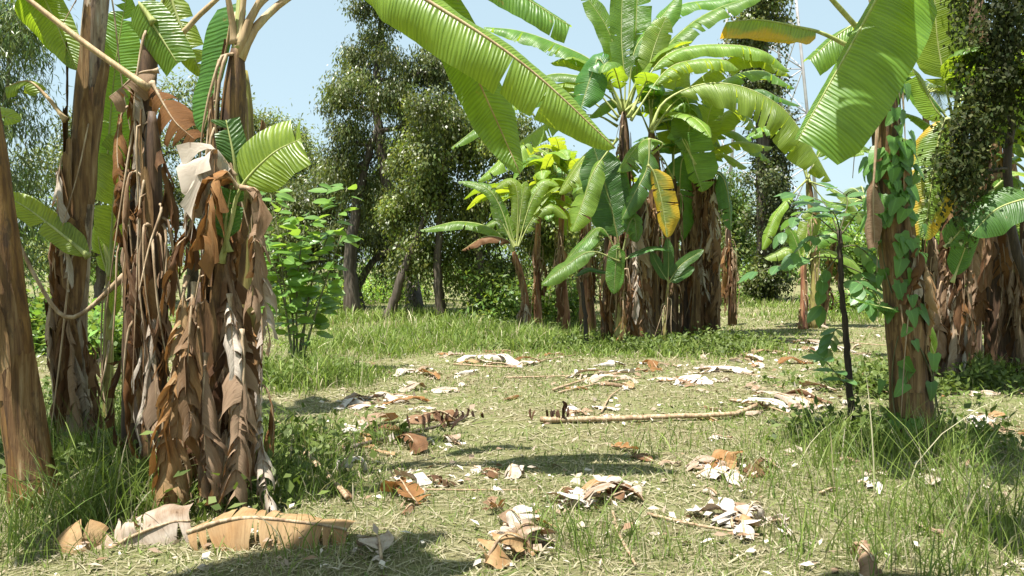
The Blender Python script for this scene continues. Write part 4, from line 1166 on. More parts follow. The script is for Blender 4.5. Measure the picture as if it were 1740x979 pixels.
# thin dark sapling with pinnate leaves
sb = gnd(1450, 746)
dS = sb.y
t = thing('sapling', sb, 'thin dark-stemmed sapling with pinnate dark green leaves', 'sapling')
mb = MB()
Cs = spline([sb - Vector((0, 0, 0.05))] + P((1444, 660, dS), (1436, 560, dS), (1428, 470, dS), (1426, 392, dS)), 34)
Cs[1:-1] += NR.normal(0, 0.004, (32, 3))
tube(mb, Cs, np.linspace(0.030, 0.018, 34) * (1 + 0.18 * np.abs(np.sin(np.arange(34) * 1.1))), 9)
mb.build('trunk', M['bark_dark'], t)
rs = random.Random(103)
specs = [((1426, 440), (1380, 438), (1285, 462)), ((1426, 400), (1370, 360), (1330, 395)), ((1426, 398), (1400, 345), (1350, 330)), ((1427, 395), (1440, 340), (1420, 320)), ((1428, 400), (1470, 350), (1500, 380)),
         ((1430, 420), (1460, 420), (1500, 460)), ((1428, 410), (1390, 400), (1350, 430)), ((1432, 450), (1470, 470), (1500, 520)), ((1428, 395), (1415, 360), (1380, 345)), ((1434, 480), (1460, 480), (1475, 510)),
         ((1436, 560), (1420, 560), (1405, 590)), ((1428, 430), (1400, 470), (1395, 520)), ((1442, 660), (1425, 640), (1400, 610))]
for a, b, c in specs:
    dz = rs.uniform(-0.35, 0.25)
    Q = spline([at(*a, dS), at(*b, dS + dz * 0.6), at(*c, dS + dz)], 12)
    mb = MB(); tube(mb, Q, np.linspace(0.007, 0.003, 12), 5); st = mb.build('leaf_stalk', M['twig_green'], t)
    nl = rs.randint(3, 4)
    for k in range(nl):
        i = int(4 + k * (7 / max(1, nl - 1)))
        i = min(11, i)
        ax = Q[min(11, i)] - Q[i - 2]
        ax = unit(ax)
        sd = unit(np.cross(ax, (0, 0, 1)))
        for sg in (-1, 1):
            d = ax * 0.55 + sd * sg * 0.9 + np.array([0, 0, -0.25])
            place_leaf(t, ME_SAP, Q[i], d, np.array([rs.gauss(0, 0.25), -0.45, 1.0]), rs.uniform(0.14, 0.2), 'leaflet')
    place_leaf(t, ME_SAP, Q[-1], unit(Q[-1] - Q[-3]) + np.array([0, 0, -0.2]), (0, -0.4, 1), rs.uniform(0.15, 0.2), 'leaflet')

# broad-leaved shrub beside the left clump
hb = gnd(505, 640)
dH = hb.y
t = thing('shrub', hb, 'fresh green broad-leaved shrub with several thin stems', 'shrub')
rs = random.Random(104)
tips = []
for a, b, c in (((500, 640), (495, 520), (460, 330)), ((505, 640), (505, 480), (520, 370)), ((508, 640), (530, 480), (590, 320)), ((503, 640), (480, 500), (448, 400)), ((506, 640), (515, 560), (545, 500)), ((506, 640), (540, 520), (580, 400)), ((504, 640), (490, 560), (478, 440))):
    dz = rs.uniform(-0.7, 0.5)
    Q = spline([at(*a, dH) - Vector((0, 0, 0.02)), at(*b, dH + dz * 0.5), at(*c, dH + dz)], 22)
    mb = MB(); tube(mb, Q, np.linspace(0.019, 0.006, 22), 6); mb.build('stem', M['twig_green'], t)
    for i in range(7, 22):
        for j in range(3 if i < 17 else 4):
            ang = rs.uniform(0, 6.28)
            off = np.array([math.cos(ang), math.sin(ang), rs.uniform(-0.1, 0.5)])
            tw = Q[i] + off * rs.uniform(0.03, 0.22)
            d = off + np.array([0, 0, -0.15])
            if i < 12 and rs.random() < 0.45: continue
            place_leaf(t, ME_SHRUB, tw, d, np.array([rs.gauss(0, 0.5), -0.7 + rs.gauss(0, 0.5), 1.0]), rs.uniform(0.17, 0.31))

# thin dark stake-like sapling in front of the central clump
b = gnd(998, 592)
t = thing('sapling', b, 'short dark leafless stick in the grass before the big clump', 'sapling')
mb = MB(); Q = spline([b - Vector((0, 0, 0.05)), at(994, 540, b.y), at(988, 480, b.y)], 16); Q[1:-1] += NR.normal(0, 0.008, (14, 3))
tube(mb, Q, np.linspace(0.045, 0.03, 16), 8)
mb.build('trunk', M['bark_dark'], t)

# ------------------------------------------------------------------ background trees
def B(px, py, d, rx, ry, rz):
    """blob: photo centre at distance d, half sizes in photo pixels (x, z) and metres (y)"""
    k = d / FPX
    return (tuple(at(px, py, d)), (rx * k, ry, rz * k))


d = 23.0
base = gnd(706, 540)
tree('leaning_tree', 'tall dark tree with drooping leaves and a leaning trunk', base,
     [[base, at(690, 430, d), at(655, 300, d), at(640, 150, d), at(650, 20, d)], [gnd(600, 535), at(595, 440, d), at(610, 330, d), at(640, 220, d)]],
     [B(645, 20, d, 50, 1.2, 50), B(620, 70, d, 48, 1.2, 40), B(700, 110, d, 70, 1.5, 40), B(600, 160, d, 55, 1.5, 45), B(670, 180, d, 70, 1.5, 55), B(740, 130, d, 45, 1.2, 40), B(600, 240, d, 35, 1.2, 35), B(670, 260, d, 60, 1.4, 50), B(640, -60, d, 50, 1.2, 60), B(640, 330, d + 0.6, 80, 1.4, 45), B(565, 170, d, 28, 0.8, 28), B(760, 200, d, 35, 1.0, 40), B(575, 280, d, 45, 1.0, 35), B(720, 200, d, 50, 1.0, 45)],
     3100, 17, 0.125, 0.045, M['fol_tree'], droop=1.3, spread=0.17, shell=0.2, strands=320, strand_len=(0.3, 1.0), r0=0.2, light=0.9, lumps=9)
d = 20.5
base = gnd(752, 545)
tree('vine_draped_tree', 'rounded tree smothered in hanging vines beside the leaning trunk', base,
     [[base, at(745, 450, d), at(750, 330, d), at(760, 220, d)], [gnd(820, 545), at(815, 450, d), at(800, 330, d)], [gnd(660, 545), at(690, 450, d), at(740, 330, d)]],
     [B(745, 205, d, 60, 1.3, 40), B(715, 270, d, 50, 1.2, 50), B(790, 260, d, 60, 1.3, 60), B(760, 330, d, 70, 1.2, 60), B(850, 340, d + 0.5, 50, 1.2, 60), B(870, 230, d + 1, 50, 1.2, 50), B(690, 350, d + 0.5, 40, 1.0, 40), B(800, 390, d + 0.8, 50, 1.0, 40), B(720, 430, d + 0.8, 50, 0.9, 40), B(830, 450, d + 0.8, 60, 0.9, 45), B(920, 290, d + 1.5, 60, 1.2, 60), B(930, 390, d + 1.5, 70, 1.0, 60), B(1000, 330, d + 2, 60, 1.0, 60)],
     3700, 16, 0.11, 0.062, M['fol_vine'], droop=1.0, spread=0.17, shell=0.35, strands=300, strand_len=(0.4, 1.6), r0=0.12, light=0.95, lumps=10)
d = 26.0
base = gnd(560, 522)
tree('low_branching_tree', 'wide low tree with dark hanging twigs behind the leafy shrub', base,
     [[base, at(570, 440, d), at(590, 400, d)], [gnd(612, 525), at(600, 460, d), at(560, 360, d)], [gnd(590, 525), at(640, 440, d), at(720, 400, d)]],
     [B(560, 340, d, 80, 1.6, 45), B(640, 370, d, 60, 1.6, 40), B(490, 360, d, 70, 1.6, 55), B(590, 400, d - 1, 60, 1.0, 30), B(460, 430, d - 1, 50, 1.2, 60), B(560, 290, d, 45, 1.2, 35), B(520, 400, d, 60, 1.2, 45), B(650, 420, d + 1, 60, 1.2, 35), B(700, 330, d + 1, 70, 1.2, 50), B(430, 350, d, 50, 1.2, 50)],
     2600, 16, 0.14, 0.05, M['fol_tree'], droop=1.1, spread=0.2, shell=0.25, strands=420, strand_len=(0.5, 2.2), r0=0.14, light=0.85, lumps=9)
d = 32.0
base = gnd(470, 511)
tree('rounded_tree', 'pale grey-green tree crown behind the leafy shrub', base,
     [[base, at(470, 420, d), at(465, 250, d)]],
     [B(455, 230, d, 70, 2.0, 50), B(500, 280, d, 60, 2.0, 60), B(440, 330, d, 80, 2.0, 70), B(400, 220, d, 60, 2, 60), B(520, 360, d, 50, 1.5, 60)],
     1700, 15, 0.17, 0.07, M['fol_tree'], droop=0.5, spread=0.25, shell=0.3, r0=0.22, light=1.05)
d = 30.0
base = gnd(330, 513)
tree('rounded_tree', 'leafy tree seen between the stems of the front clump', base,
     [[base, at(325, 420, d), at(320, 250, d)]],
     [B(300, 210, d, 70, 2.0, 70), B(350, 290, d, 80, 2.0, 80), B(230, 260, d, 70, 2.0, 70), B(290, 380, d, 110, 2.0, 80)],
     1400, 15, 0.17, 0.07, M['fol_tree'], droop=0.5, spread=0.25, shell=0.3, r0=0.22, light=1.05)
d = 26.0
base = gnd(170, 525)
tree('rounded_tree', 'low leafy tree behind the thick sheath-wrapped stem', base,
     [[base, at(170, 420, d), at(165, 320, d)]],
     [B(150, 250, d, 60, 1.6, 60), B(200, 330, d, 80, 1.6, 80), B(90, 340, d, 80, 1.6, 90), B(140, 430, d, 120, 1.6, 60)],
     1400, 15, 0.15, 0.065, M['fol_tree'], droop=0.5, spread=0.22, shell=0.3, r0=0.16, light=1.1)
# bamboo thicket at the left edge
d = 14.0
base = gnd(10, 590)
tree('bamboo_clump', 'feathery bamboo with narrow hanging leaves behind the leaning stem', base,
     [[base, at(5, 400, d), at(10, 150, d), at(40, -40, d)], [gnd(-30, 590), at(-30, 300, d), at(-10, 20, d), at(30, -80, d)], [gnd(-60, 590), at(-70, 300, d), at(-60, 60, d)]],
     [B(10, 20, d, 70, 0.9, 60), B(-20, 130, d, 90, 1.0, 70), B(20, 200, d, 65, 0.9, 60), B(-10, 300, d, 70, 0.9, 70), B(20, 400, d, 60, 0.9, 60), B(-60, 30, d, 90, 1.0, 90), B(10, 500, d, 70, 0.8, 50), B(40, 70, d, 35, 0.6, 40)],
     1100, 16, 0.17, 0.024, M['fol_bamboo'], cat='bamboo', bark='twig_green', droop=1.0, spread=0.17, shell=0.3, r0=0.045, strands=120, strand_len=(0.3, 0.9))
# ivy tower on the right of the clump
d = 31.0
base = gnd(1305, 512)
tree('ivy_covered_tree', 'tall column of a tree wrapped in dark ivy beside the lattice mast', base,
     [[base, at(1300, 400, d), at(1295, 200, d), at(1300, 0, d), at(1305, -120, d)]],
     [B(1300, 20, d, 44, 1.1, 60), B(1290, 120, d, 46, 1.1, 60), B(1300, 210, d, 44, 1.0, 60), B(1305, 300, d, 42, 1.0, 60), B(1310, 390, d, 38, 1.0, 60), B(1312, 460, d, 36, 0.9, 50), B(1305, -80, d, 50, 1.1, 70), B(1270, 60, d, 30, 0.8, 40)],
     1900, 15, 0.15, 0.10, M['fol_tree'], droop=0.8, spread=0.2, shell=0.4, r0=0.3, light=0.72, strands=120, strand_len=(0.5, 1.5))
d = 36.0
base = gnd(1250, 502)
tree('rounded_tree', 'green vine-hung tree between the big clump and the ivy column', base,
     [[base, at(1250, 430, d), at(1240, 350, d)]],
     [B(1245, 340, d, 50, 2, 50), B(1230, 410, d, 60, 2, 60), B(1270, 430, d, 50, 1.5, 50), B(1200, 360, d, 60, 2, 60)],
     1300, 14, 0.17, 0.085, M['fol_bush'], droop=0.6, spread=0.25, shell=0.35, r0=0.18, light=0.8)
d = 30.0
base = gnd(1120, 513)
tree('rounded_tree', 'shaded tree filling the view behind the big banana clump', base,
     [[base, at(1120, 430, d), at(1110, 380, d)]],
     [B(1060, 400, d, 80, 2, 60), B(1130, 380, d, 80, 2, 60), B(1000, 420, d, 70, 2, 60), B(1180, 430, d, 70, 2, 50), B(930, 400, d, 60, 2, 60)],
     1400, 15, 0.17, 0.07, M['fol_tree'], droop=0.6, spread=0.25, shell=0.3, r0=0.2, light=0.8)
d = 24.0
base = gnd(1480, 530)
tree('rounded_tree', 'low light green tree behind the sapling', base,
     [[base, at(1480, 470, d), at(1470, 400, d)]],
     [B(1450, 400, d, 50, 1.3, 40), B(1500, 440, d, 70, 1.3, 45), B(1420, 450, d, 40, 1.2, 40), B(1560, 420, d, 60, 1.3, 60), B(1400, 400, d, 30, 1.2, 40)],
     1000, 14, 0.14, 0.07, M['fol_bush'], droop=0.6, spread=0.2, shell=0.3, r0=0.12)
d = 25.0
base = gnd(1660, 528)
tree('rounded_tree', 'bushy tree behind the vine-covered clump', base,
     [[base, at(1660, 450, d), at(1660, 380, d)]],
     [B(1620, 420, d, 60, 1.3, 70), B(1690, 400, d, 60, 1.3, 70), B(1750, 380, d, 60, 1.3, 80), B(1650, 480, d, 90, 1.3, 40), B(1640, 330, d, 40, 1.0, 50)],
     1100, 14, 0.14, 0.07, M['fol_bush'], droop=0.6, spread=0.2, shell=0.3, r0=0.12, light=0.9)
# low bushes along the far edge of the clearing
GB = 'low bushes along the far edge of the clearing'
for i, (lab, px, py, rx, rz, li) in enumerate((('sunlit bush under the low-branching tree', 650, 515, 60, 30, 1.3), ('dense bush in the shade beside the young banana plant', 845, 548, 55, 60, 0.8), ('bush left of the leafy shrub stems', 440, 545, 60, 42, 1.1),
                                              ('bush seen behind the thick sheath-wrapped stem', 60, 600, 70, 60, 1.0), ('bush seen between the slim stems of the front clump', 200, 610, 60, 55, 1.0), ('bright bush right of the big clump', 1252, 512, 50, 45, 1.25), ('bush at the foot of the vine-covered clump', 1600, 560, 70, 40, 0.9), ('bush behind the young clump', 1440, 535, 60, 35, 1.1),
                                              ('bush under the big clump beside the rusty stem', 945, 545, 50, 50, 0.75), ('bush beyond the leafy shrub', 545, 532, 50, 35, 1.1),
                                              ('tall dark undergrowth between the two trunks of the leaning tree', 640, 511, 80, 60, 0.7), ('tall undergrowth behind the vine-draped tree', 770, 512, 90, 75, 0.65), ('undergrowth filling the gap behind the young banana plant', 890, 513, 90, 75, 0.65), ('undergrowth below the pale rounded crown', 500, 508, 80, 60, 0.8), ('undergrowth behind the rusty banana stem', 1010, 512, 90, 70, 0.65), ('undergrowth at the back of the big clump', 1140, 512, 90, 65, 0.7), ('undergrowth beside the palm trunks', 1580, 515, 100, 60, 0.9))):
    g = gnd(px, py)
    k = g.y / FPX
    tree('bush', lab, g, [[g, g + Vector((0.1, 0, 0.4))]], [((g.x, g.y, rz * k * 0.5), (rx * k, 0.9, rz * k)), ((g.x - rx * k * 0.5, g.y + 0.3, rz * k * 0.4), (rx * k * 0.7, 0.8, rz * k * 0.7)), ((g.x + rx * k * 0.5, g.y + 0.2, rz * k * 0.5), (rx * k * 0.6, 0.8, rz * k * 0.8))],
         230, 11, 0.15, 0.075, M['fol_bush'], cat='bush', group=GB, bark='twig_green', droop=0.2, spread=0.2, shell=0.4, r0=0.03, light=li)  # light scales leaf colour: sunlit bush lightened, shade under trees painted darker
# far wood that closes the horizon
V, F, col, _ = crown_leaves([((x, 62 + 6 * math.sin(x), 2.2 + 1.0 * math.sin(x * 0.7)), (6.5, 3.0, 3.2 + math.sin(x * 1.3))) for x in range(-52, 56, 5)], 1800, 11, 0.5, 0.25, droop=0.5, spread=0.6, shell=0.5, light=0.95)
tag(link('far_wood', raw_mesh('far_wood', V, F, col, M['fol_bush'])), 'far line of low green wood closing the view', 'wood', kind='stuff')

# dark creeper curtain over the right-hand stems
d = 8.8
base = gnd(1690, 640)
tree('hanging_creeper', 'dark small-leaved creeper hanging over the right-hand banana stems', (base.x, 9.4, 0),
     [[(base.x + 0.4, 9.4, 0), at(1720, 400, 9.4), at(1716, 200, 9.3), at(1712, 0, 9.2), at(1710, -80, 9.2)]],
     [B(1700, 30, d, 45, 0.5, 60), B(1742, 110, d, 35, 0.5, 70), B(1662, 120, d, 24, 0.4, 60), B(1692, 190, d, 28, 0.4, 45), B(1626, 215, d, 26, 0.3, 32), B(1602, 275, d, 16, 0.25, 45), B(1642, 275, d, 16, 0.25, 40), B(1735, 0, d, 50, 0.5, 50), B(1690, -60, d, 60, 0.6, 50)],
     420, 12, 0.060, 0.045, M['fol_creeper'], cat='vine', bark='bark_dark', droop=0.7, spread=0.09, shell=0.2, r0=0.06, strands=150, strand_len=(0.3, 1.0), light=0.55, lumps=8)  # leaf colour darkened to stand in for shade from above

# ------------------------------------------------------------------ palms and mast
def frond(parent, p0, az, L, el, sag, rnd):
    mb = MB(); h = np.array([math.cos(az), math.sin(az), 0]); side = np.array([-h[1], h[0], 0])
    Q = []
    for i in range(16):
        s = i / 15
        Q.append(np.array(p0) + h * L * math.cos(el) * (s - 0.12 * s * s) + np.array([0, 0, L * (math.sin(el) * s - sag * s * s)]))
    Q = np.array(Q)
    tube(mb, Q, np.linspace(0.035, 0.008, 16), 4)
    r = mb.build('frond', M['rib'], parent)
    V, F = [], []
    for i in range(60):
        s = 0.15 + 0.84 * i / 59
        k = s * 15; j = min(14, int(k)); p = Q[j] + (Q[j + 1] - Q[j]) * (k - j)
        T = unit(Q[j + 1] - Q[j])
        ll = (0.75 * math.sin(math.pi * min(1, 0.12 + s * 0.86)) + 0.12) * L * 0.24
        for sg in (-1, 1):
            d = unit(T * 0.5 + side * sg * 0.85 + np.array([0, 0, -0.45 + rnd.gauss(0, 0.12)]))
            w = unit(np.cross(d, side * sg + np.array([0, 0, 1.0]))) * 0.022
            e = d * ll; sgv = np.array([0, 0, -0.25 * ll])
            b0 = len(V)
            V += [p - w, p + w, p + e * 0.55 + w * 0.8 + sgv * 0.25, p + e * 0.55 - w * 0.8 + sgv * 0.25, p + e + sgv]
            F += [(b0, b0 + 1, b0 + 2, b0 + 3), (b0 + 3, b0 + 2, b0 + 4)]
    mb = MB(); mb.add(V, F)
    c = mb.build('leaflets', M['palm_leaf'], r, smooth=False)
    c['kind'] = 'stuff'


M['palm_leaf'] = plain_leaf_mat('palm_leaf', (0.05, 0.085, 0.03), (0.10, 0.15, 0.05), (0.2, 0.28, 0.06), 0.25)
rp = random.Random(120)
for lab, pb, ptop, r, cr in (('coconut palm with a pale grey trunk beyond the vine-covered clump', (1745, 505), (1702, 205, 34.0), 0.19, 12), ('small coconut palm with feathery fronds behind the sapling', (1480, 520), (1470, 345, 27.0), 0.12, 10), ('coconut palm with drooping fronds beyond the big hanging leaf', (1560, 508), (1572, 160, 33.0), 0.15, 12)):
    dd = ptop[2]
    g = gnd(*pb); g = Vector(((pb[0] - CX) / FPX * dd, dd, 0))
    t = thing('palm_tree', g, lab, 'palm')
    top = at(*ptop)
    mb = MB(); Q = spline([g - Vector((0, 0, 0.1)), g * 0.5 + top * 0.5 + Vector((0.25, 0, 0)), top], 40)
    tube(mb, Q, np.linspace(r * 1.25, r * 0.8, 40) * (1 + 0.05 * (np.arange(40) % 2)), 10)
    mb.build('trunk', M['bark_pale'] if 'bark_pale' in M else M['sheath'], t)
    for k in range(cr):
        frond(t, top, k * 6.283 / cr + rp.uniform(-0.2, 0.2), rp.uniform(2.0, 2.6) * (1.25 if dd > 30 else 0.85), math.radians(rp.uniform(15, 65)), rp.uniform(0.35, 0.85), rp)

# lattice mast
dm = 75.0
km = dm / FPX
xc = (1288 - CX) * km
t = thing('lattice_mast', (xc, dm, 0), 'tall steel lattice mast far behind the ivy-covered tree', 'mast')
Hm, w0, w1 = 46.0, 4.6, 0.9
cors = [(-1, -1), (1, -1), (1, 1), (-1, 1)]


def mp(z, c):
    w = w0 + (w1 - w0) * min(1, z / Hm)
    return (xc + c[0] * w, dm + c[1] * w, z)


for c in cors:
    mb = MB(); tube(mb, [mp(0, c), mp(Hm, c)], [0.17, 0.11], 6); mb.build('leg', M['steel'], t)
zs = [0]
while zs[-1] < Hm - 1.5:
    zs.append(zs[-1] + max(1.5, 0.62 * 2 * (w0 + (w1 - w0) * zs[-1] / Hm)))
zs[-1] = Hm
for a, b in zip(zs[:-1], zs[1:]):
    mb = MB()
    for k in range(4):
        c, e = cors[k], cors[(k + 1) % 4]
        tube(mb, [mp(a, c), mp(b, e)], 0.055, 4)
        tube(mb, [mp(a, e), mp(b, c)], 0.055, 4)
        tube(mb, [mp(b, c), mp(b, e)], 0.05, 4)
    mb.build('bracing', M['steel'], t)
for k in range(3):
    mb = MB(); tube(mb, [(xc - 1.2 + k * 1.2, dm - 1.2, Hm - 3), (xc - 1.2 + k * 1.2, dm - 1.2, Hm - 0.6)], 0.16, 8); mb.build('antenna', M['steel'], t)

# ------------------------------------------------------------------ fallen leaves and stalks
rl = random.Random(200)


def fallen(px, py, size, mt, label, group=None, h=0.05, ang=None, w=None, crumple=0.02):
    g = gnd(px, py)
    L = size * g.y / FPX
    a = rl.uniform(0, 6.28) if ang is None else ang
    dx, dy = math.cos(a) * L / 2, math.sin(a) * L / 2
    pts = []
    for s in (-1, -0.35, 0.35, 1):
        x, y = g.x + dx * s, g.y + dy * s + rl.uniform(-0.04, 0.04)
        pts.append(Vector((x, y, gz(x, y) + (0.02 if abs(s) == 1 else h * rl.uniform(0.6, 1.4)))))
    t = thing('fallen_leaf', (g.x, g.y, gz(g.x, g.y)), label, 'fallen leaf', group)
    mb = MB()
    C = spline(pts, 24)
    blade(mb, C, w or rl.uniform(0.16, 0.32), (rl.uniform(-0.4, 0.4), rl.uniform(-0.5, 0.1), 1), rnd=rl, tear=0.14, fold=rl.uniform(-25, 40), droop=rl.uniform(0, 90), crumple=crumple, blunt=0.25, base=0.3, curl=rl.uniform(-60, 60), gap=0.05, lobevar=40)
    for i, v in enumerate(mb.v):
        zz = gz(v[0], v[1]) + 0.006
        if v[2] - zz > 0.09: mb.v[i] = (v[0], v[1], zz + 0.09 + (v[2] - zz - 0.09) * 0.3)
        if v[2] < zz: mb.v[i] = (v[0], v[1], zz + 0.35 * min(0.05, zz - v[2]))
    mb.build('blade', M[mt], t)
    mr = MB(); tube(mr, C[:20:2], np.linspace(0.009, 0.004, 10), 5); mr.build('midrib', M['rib_dry'], t)
    return t


special = [
    (600, 692, 120, 'dry_pale', 'large crumpled pale leaf in the pile beside the shrub'), (660, 684, 80, 'dry_pale', 'crinkled grey leaf lying against the large pale one'), (702, 662, 60, 'dry_pale', 'small folded whitish leaf above the pale pile'),
    (640, 738, 110, 'dry_pale', 'pale leaf beside the withered flower stalk'), (694, 770, 90, 'dry', 'brown curled leaf under the withered flower stalk'), (735, 725, 80, 'dry', 'dark crumpled leaf among the withered bracts'),
    (732, 640, 80, 'dry_orange', 'reddish dry leaf on the sunny lawn'), (690, 637, 60, 'dry_pale', 'pale scrap of leaf next to the reddish one'),
    (860, 620, 150, 'dry_pale', 'long whitish leaf on the lawn before the young banana plant'), (820, 616, 90, 'dry_pale', 'thin white leaf touching the long whitish one'),
    (1020, 641, 130, 'dry_pale', 'white shredded leaf on the pale stalks'), (1040, 655, 90, 'dry_pale', 'pale shredded leaf below the pale stalks'), (1102, 622, 70, 'dry_orange', 'upright rusty leaf tip at the edge of the big clump'),
    (1180, 655, 80, 'dry_pale', 'whitish leaf flake on the lawn right of the pale stalks'), (1228, 628, 100, 'dry_pale', 'broken white leaf near the clump shade'),
    (1015, 856, 130, 'dry_pale', 'ragged pale leaf lying on the near lawn'), (1040, 832, 80, 'dry_pale', 'small pale leaf above the ragged one'), (975, 868, 70, 'dry_pale', 'pointed white leaf end beside the ragged one'),
    (876, 918, 90, 'dry_pale', 'rounded pale leaf cup on the near lawn'), (895, 944, 80, 'dry_pale', 'pale leaf half under the rounded cup'), (870, 968, 120, 'dry_orange', 'tan curled leaf in front of the rounded cup'),
    (1210, 802, 90, 'dry_pale', 'crumpled white leaf in the right-hand lawn'), (1240, 790, 70, 'dry_orange', 'brown leaf against the crumpled white one'), (1222, 818, 90, 'dry_pale', 'pale leaf below the crumpled white one'),
    (1282, 892, 80, 'dry_pale', 'bright wrinkled leaf in the near grass'), (1255, 908, 70, 'dry_pale', 'pale leaf piece below the bright wrinkled one'),
    (1325, 690, 130, 'dry_pale', 'long pale leaf at the end of the long brown stalk'), (1375, 680, 90, 'dry', 'brown leaf on the pile past the long brown stalk'), (1392, 664, 70, 'dry_pale', 'whitish leaf topping the pile past the long brown stalk'), (1300, 700, 80, 'dry_pale', 'pale strip at the foot of that pile'),
    (1352, 617, 60, 'dry_orange', 'orange-brown leaf standing up on the sunny litter'), (1400, 600, 110, 'dry_pale', 'pale leaf in the litter below the young clump'), (1300, 604, 90, 'dry', 'brown leaf in the litter beside the clump shade'),
    (690, 832, 80, 'dry_pale', 'greyish leaf on the lawn below the withered stalk'), (740, 830, 50, 'dry', 'small dark leaf beside the greyish one'), (600, 812, 60, 'dry_pale', 'twisted white leaf near the split stalk'),
    (685, 866, 90, 'dry_orange', 'narrow brown leaf pointing across the near lawn'), (1478, 660, 80, 'dry_pale', 'pale leaf behind the sapling'), (1665, 718, 110, 'dry_pale', 'whitish leaf strip in the shade right of the thick stem'),
    (1465, 962, 110, 'dry', 'grey folded leaf in the shaded near grass'), (1665, 640, 70, 'dry_pale', 'white pointed leaf at the foot of the dark straight stem'), (1378, 560, 60, 'dry_pale', 'white scrap at the foot of the young clump'),
    (890, 555, 60, 'dry_pale', 'white scrap at the foot of the young banana plant'), (1640, 550, 80, 'dry_pale', 'tan leaf leaning on the shaded stems'), (640, 968, 90, 'dry_pale', 'pale leaf beside the big draped leaf'), (870, 815, 40, 'dry_pale', 'small white leaf alone in the lawn'),
]
for px, py, sz, mt, lab in special:
    fallen(px, py, sz, 'litter_pale' if mt == 'dry_pale' else mt, lab, h=0.06 + 0.04 * rl.random(), w=rl.uniform(0.13, 0.24))
GLIT = 'small dry leaf pieces scattered over the lawn'
for k in range(75):
    y = 450 + HC * FPX / rl.uniform(4.2, 13)
    xx = rl.uniform(560, 1700)
    mt = rl.choice(('dry_pale', 'dry_pale', 'dry_pale', 'dry', 'dry_orange'))
    gg = gnd(xx, y)
    zone = ('on the nearest lawn' if gg.y < 5.2 else 'before the long brown stalk' if gg.y < 7.2 else 'beyond the long brown stalk' if gg.y < 9.5 else 'near the big clump')
    side_ = ' towards the front clump' if gg.x < -0.4 else ' towards the sapling' if gg.x > 1.0 else ' in the open'
    fallen(xx, y, rl.uniform(25, 60), 'litter_pale' if mt == 'dry_pale' else mt, {'dry_pale': 'small pale', 'dry': 'small brown', 'dry_orange': 'small tan'}[mt] + ' curled leaf piece ' + zone + side_, GLIT, h=0.03, w=rl.uniform(0.06, 0.15), crumple=0.012)

for where, px, py, wx in (('in the pile beside the shrub', 640, 690, 90), ('round the withered flower stalk', 690, 748, 90), ('right of the pale stalks', 1185, 655, 80), ('in the clump shade', 1240, 618, 70), ('in the pile past the long brown stalk', 1345, 690, 100), ('below the young clump', 1400, 603, 110),
                          ('round the ragged pale leaf', 1010, 855, 80), ('round the crumpled white leaf', 1222, 806, 80), ('round the bright wrinkled leaf', 1270, 897, 60), ('round the rounded leaf cup', 882, 935, 60), ('in the shade right of the thick stem', 1690, 725, 90), ('behind the sapling', 1500, 655, 70), ('on the long whitish leaf', 850, 620, 90), ('at the pale stalks', 1020, 648, 90)):
    for k in range(6):
        mt = rl.choice(('litter_pale', 'litter_pale', 'litter_pale', 'dry_orange', 'dry'))
        fallen(px + rl.gauss(0, wx * 0.5), py + rl.gauss(0, 9), rl.uniform(35, 80), mt, {'litter_pale': 'shredded pale', 'dry': 'shredded dark brown', 'dry_orange': 'shredded tan'}[mt] + ' leaf piece ' + where, 'shredded leaf pieces ' + where, h=0.05, w=rl.uniform(0.07, 0.17), crumple=0.02)

# two big draped dead leaves in the foreground
g = gnd(455, 955)
t = thing('fallen_leaf', g, 'big tan dead leaf draped over the grass with hanging flaps', 'fallen leaf')
mb = MB(); dF = 3.95
C = spline(P((318, 905, dF), (375, 886, dF), (430, 880, dF), (500, 886, dF), (560, 894, dF), (590, 900, dF)), 34)
blade(mb, C, 0.60, (0, -0.6, 0.8), rnd=random.Random(5), tear=0.16, fold=-12, droop=28, crumple=0.009, blunt=0.4, base=0.5, gap=0.06, lobevar=14, curl=25, cols=7, half=(0.4, 1.0))
mb.build('blade', M['dry_orange'], t)
mr = MB(); tube(mr, C, np.linspace(0.013, 0.007, 34), 6); mr.build('midrib', M['rib_dry'], t)
for px in (340, 470, 570):
    pass
t = thing('fallen_leaf', gnd(250, 950), 'grey and tan dead leaf crumpled in two folds in the near grass', 'fallen leaf')
mb = MB(); dF = 4.0
C = spline(P((140, 970, dF - 0.1), (195, 928, dF), (240, 905, dF), (290, 888, dF + 0.05), (325, 885, dF + 0.1)), 30)
blade(mb, C, 0.50, (-0.1, -0.75, 0.6), rnd=random.Random(12), tear=0.09, fold=15, droop=60, crumple=0.022, blunt=0.4, base=0.4, gap=0.09, lobevar=40, curl=60, cols=8, half=(0.8, 1.0))
mb.build('blade', M['litter_pale'], t)
mr = MB(); tube(mr, C, np.linspace(0.012, 0.006, 30), 6); mr.build('midrib', M['rib_dry'], t)
t = thing('fallen_leaf', gnd(130, 975), 'tan twisted leaf end beside the crumpled grey leaf', 'fallen leaf')
mb = MB(); C = spline(P((95, 985, 3.9), (120, 945, 3.9), (135, 915, 3.95), (170, 925, 4.0)), 22)
blade(mb, C, 0.26, (0.3, -0.85, 0.3), rnd=random.Random(10), tear=0.2, fold=0, droop=50, crumple=0.014, blunt=0.3, base=0.4, gap=0.04, lobevar=25)
mb.build('blade', M['dry_orange'], t)

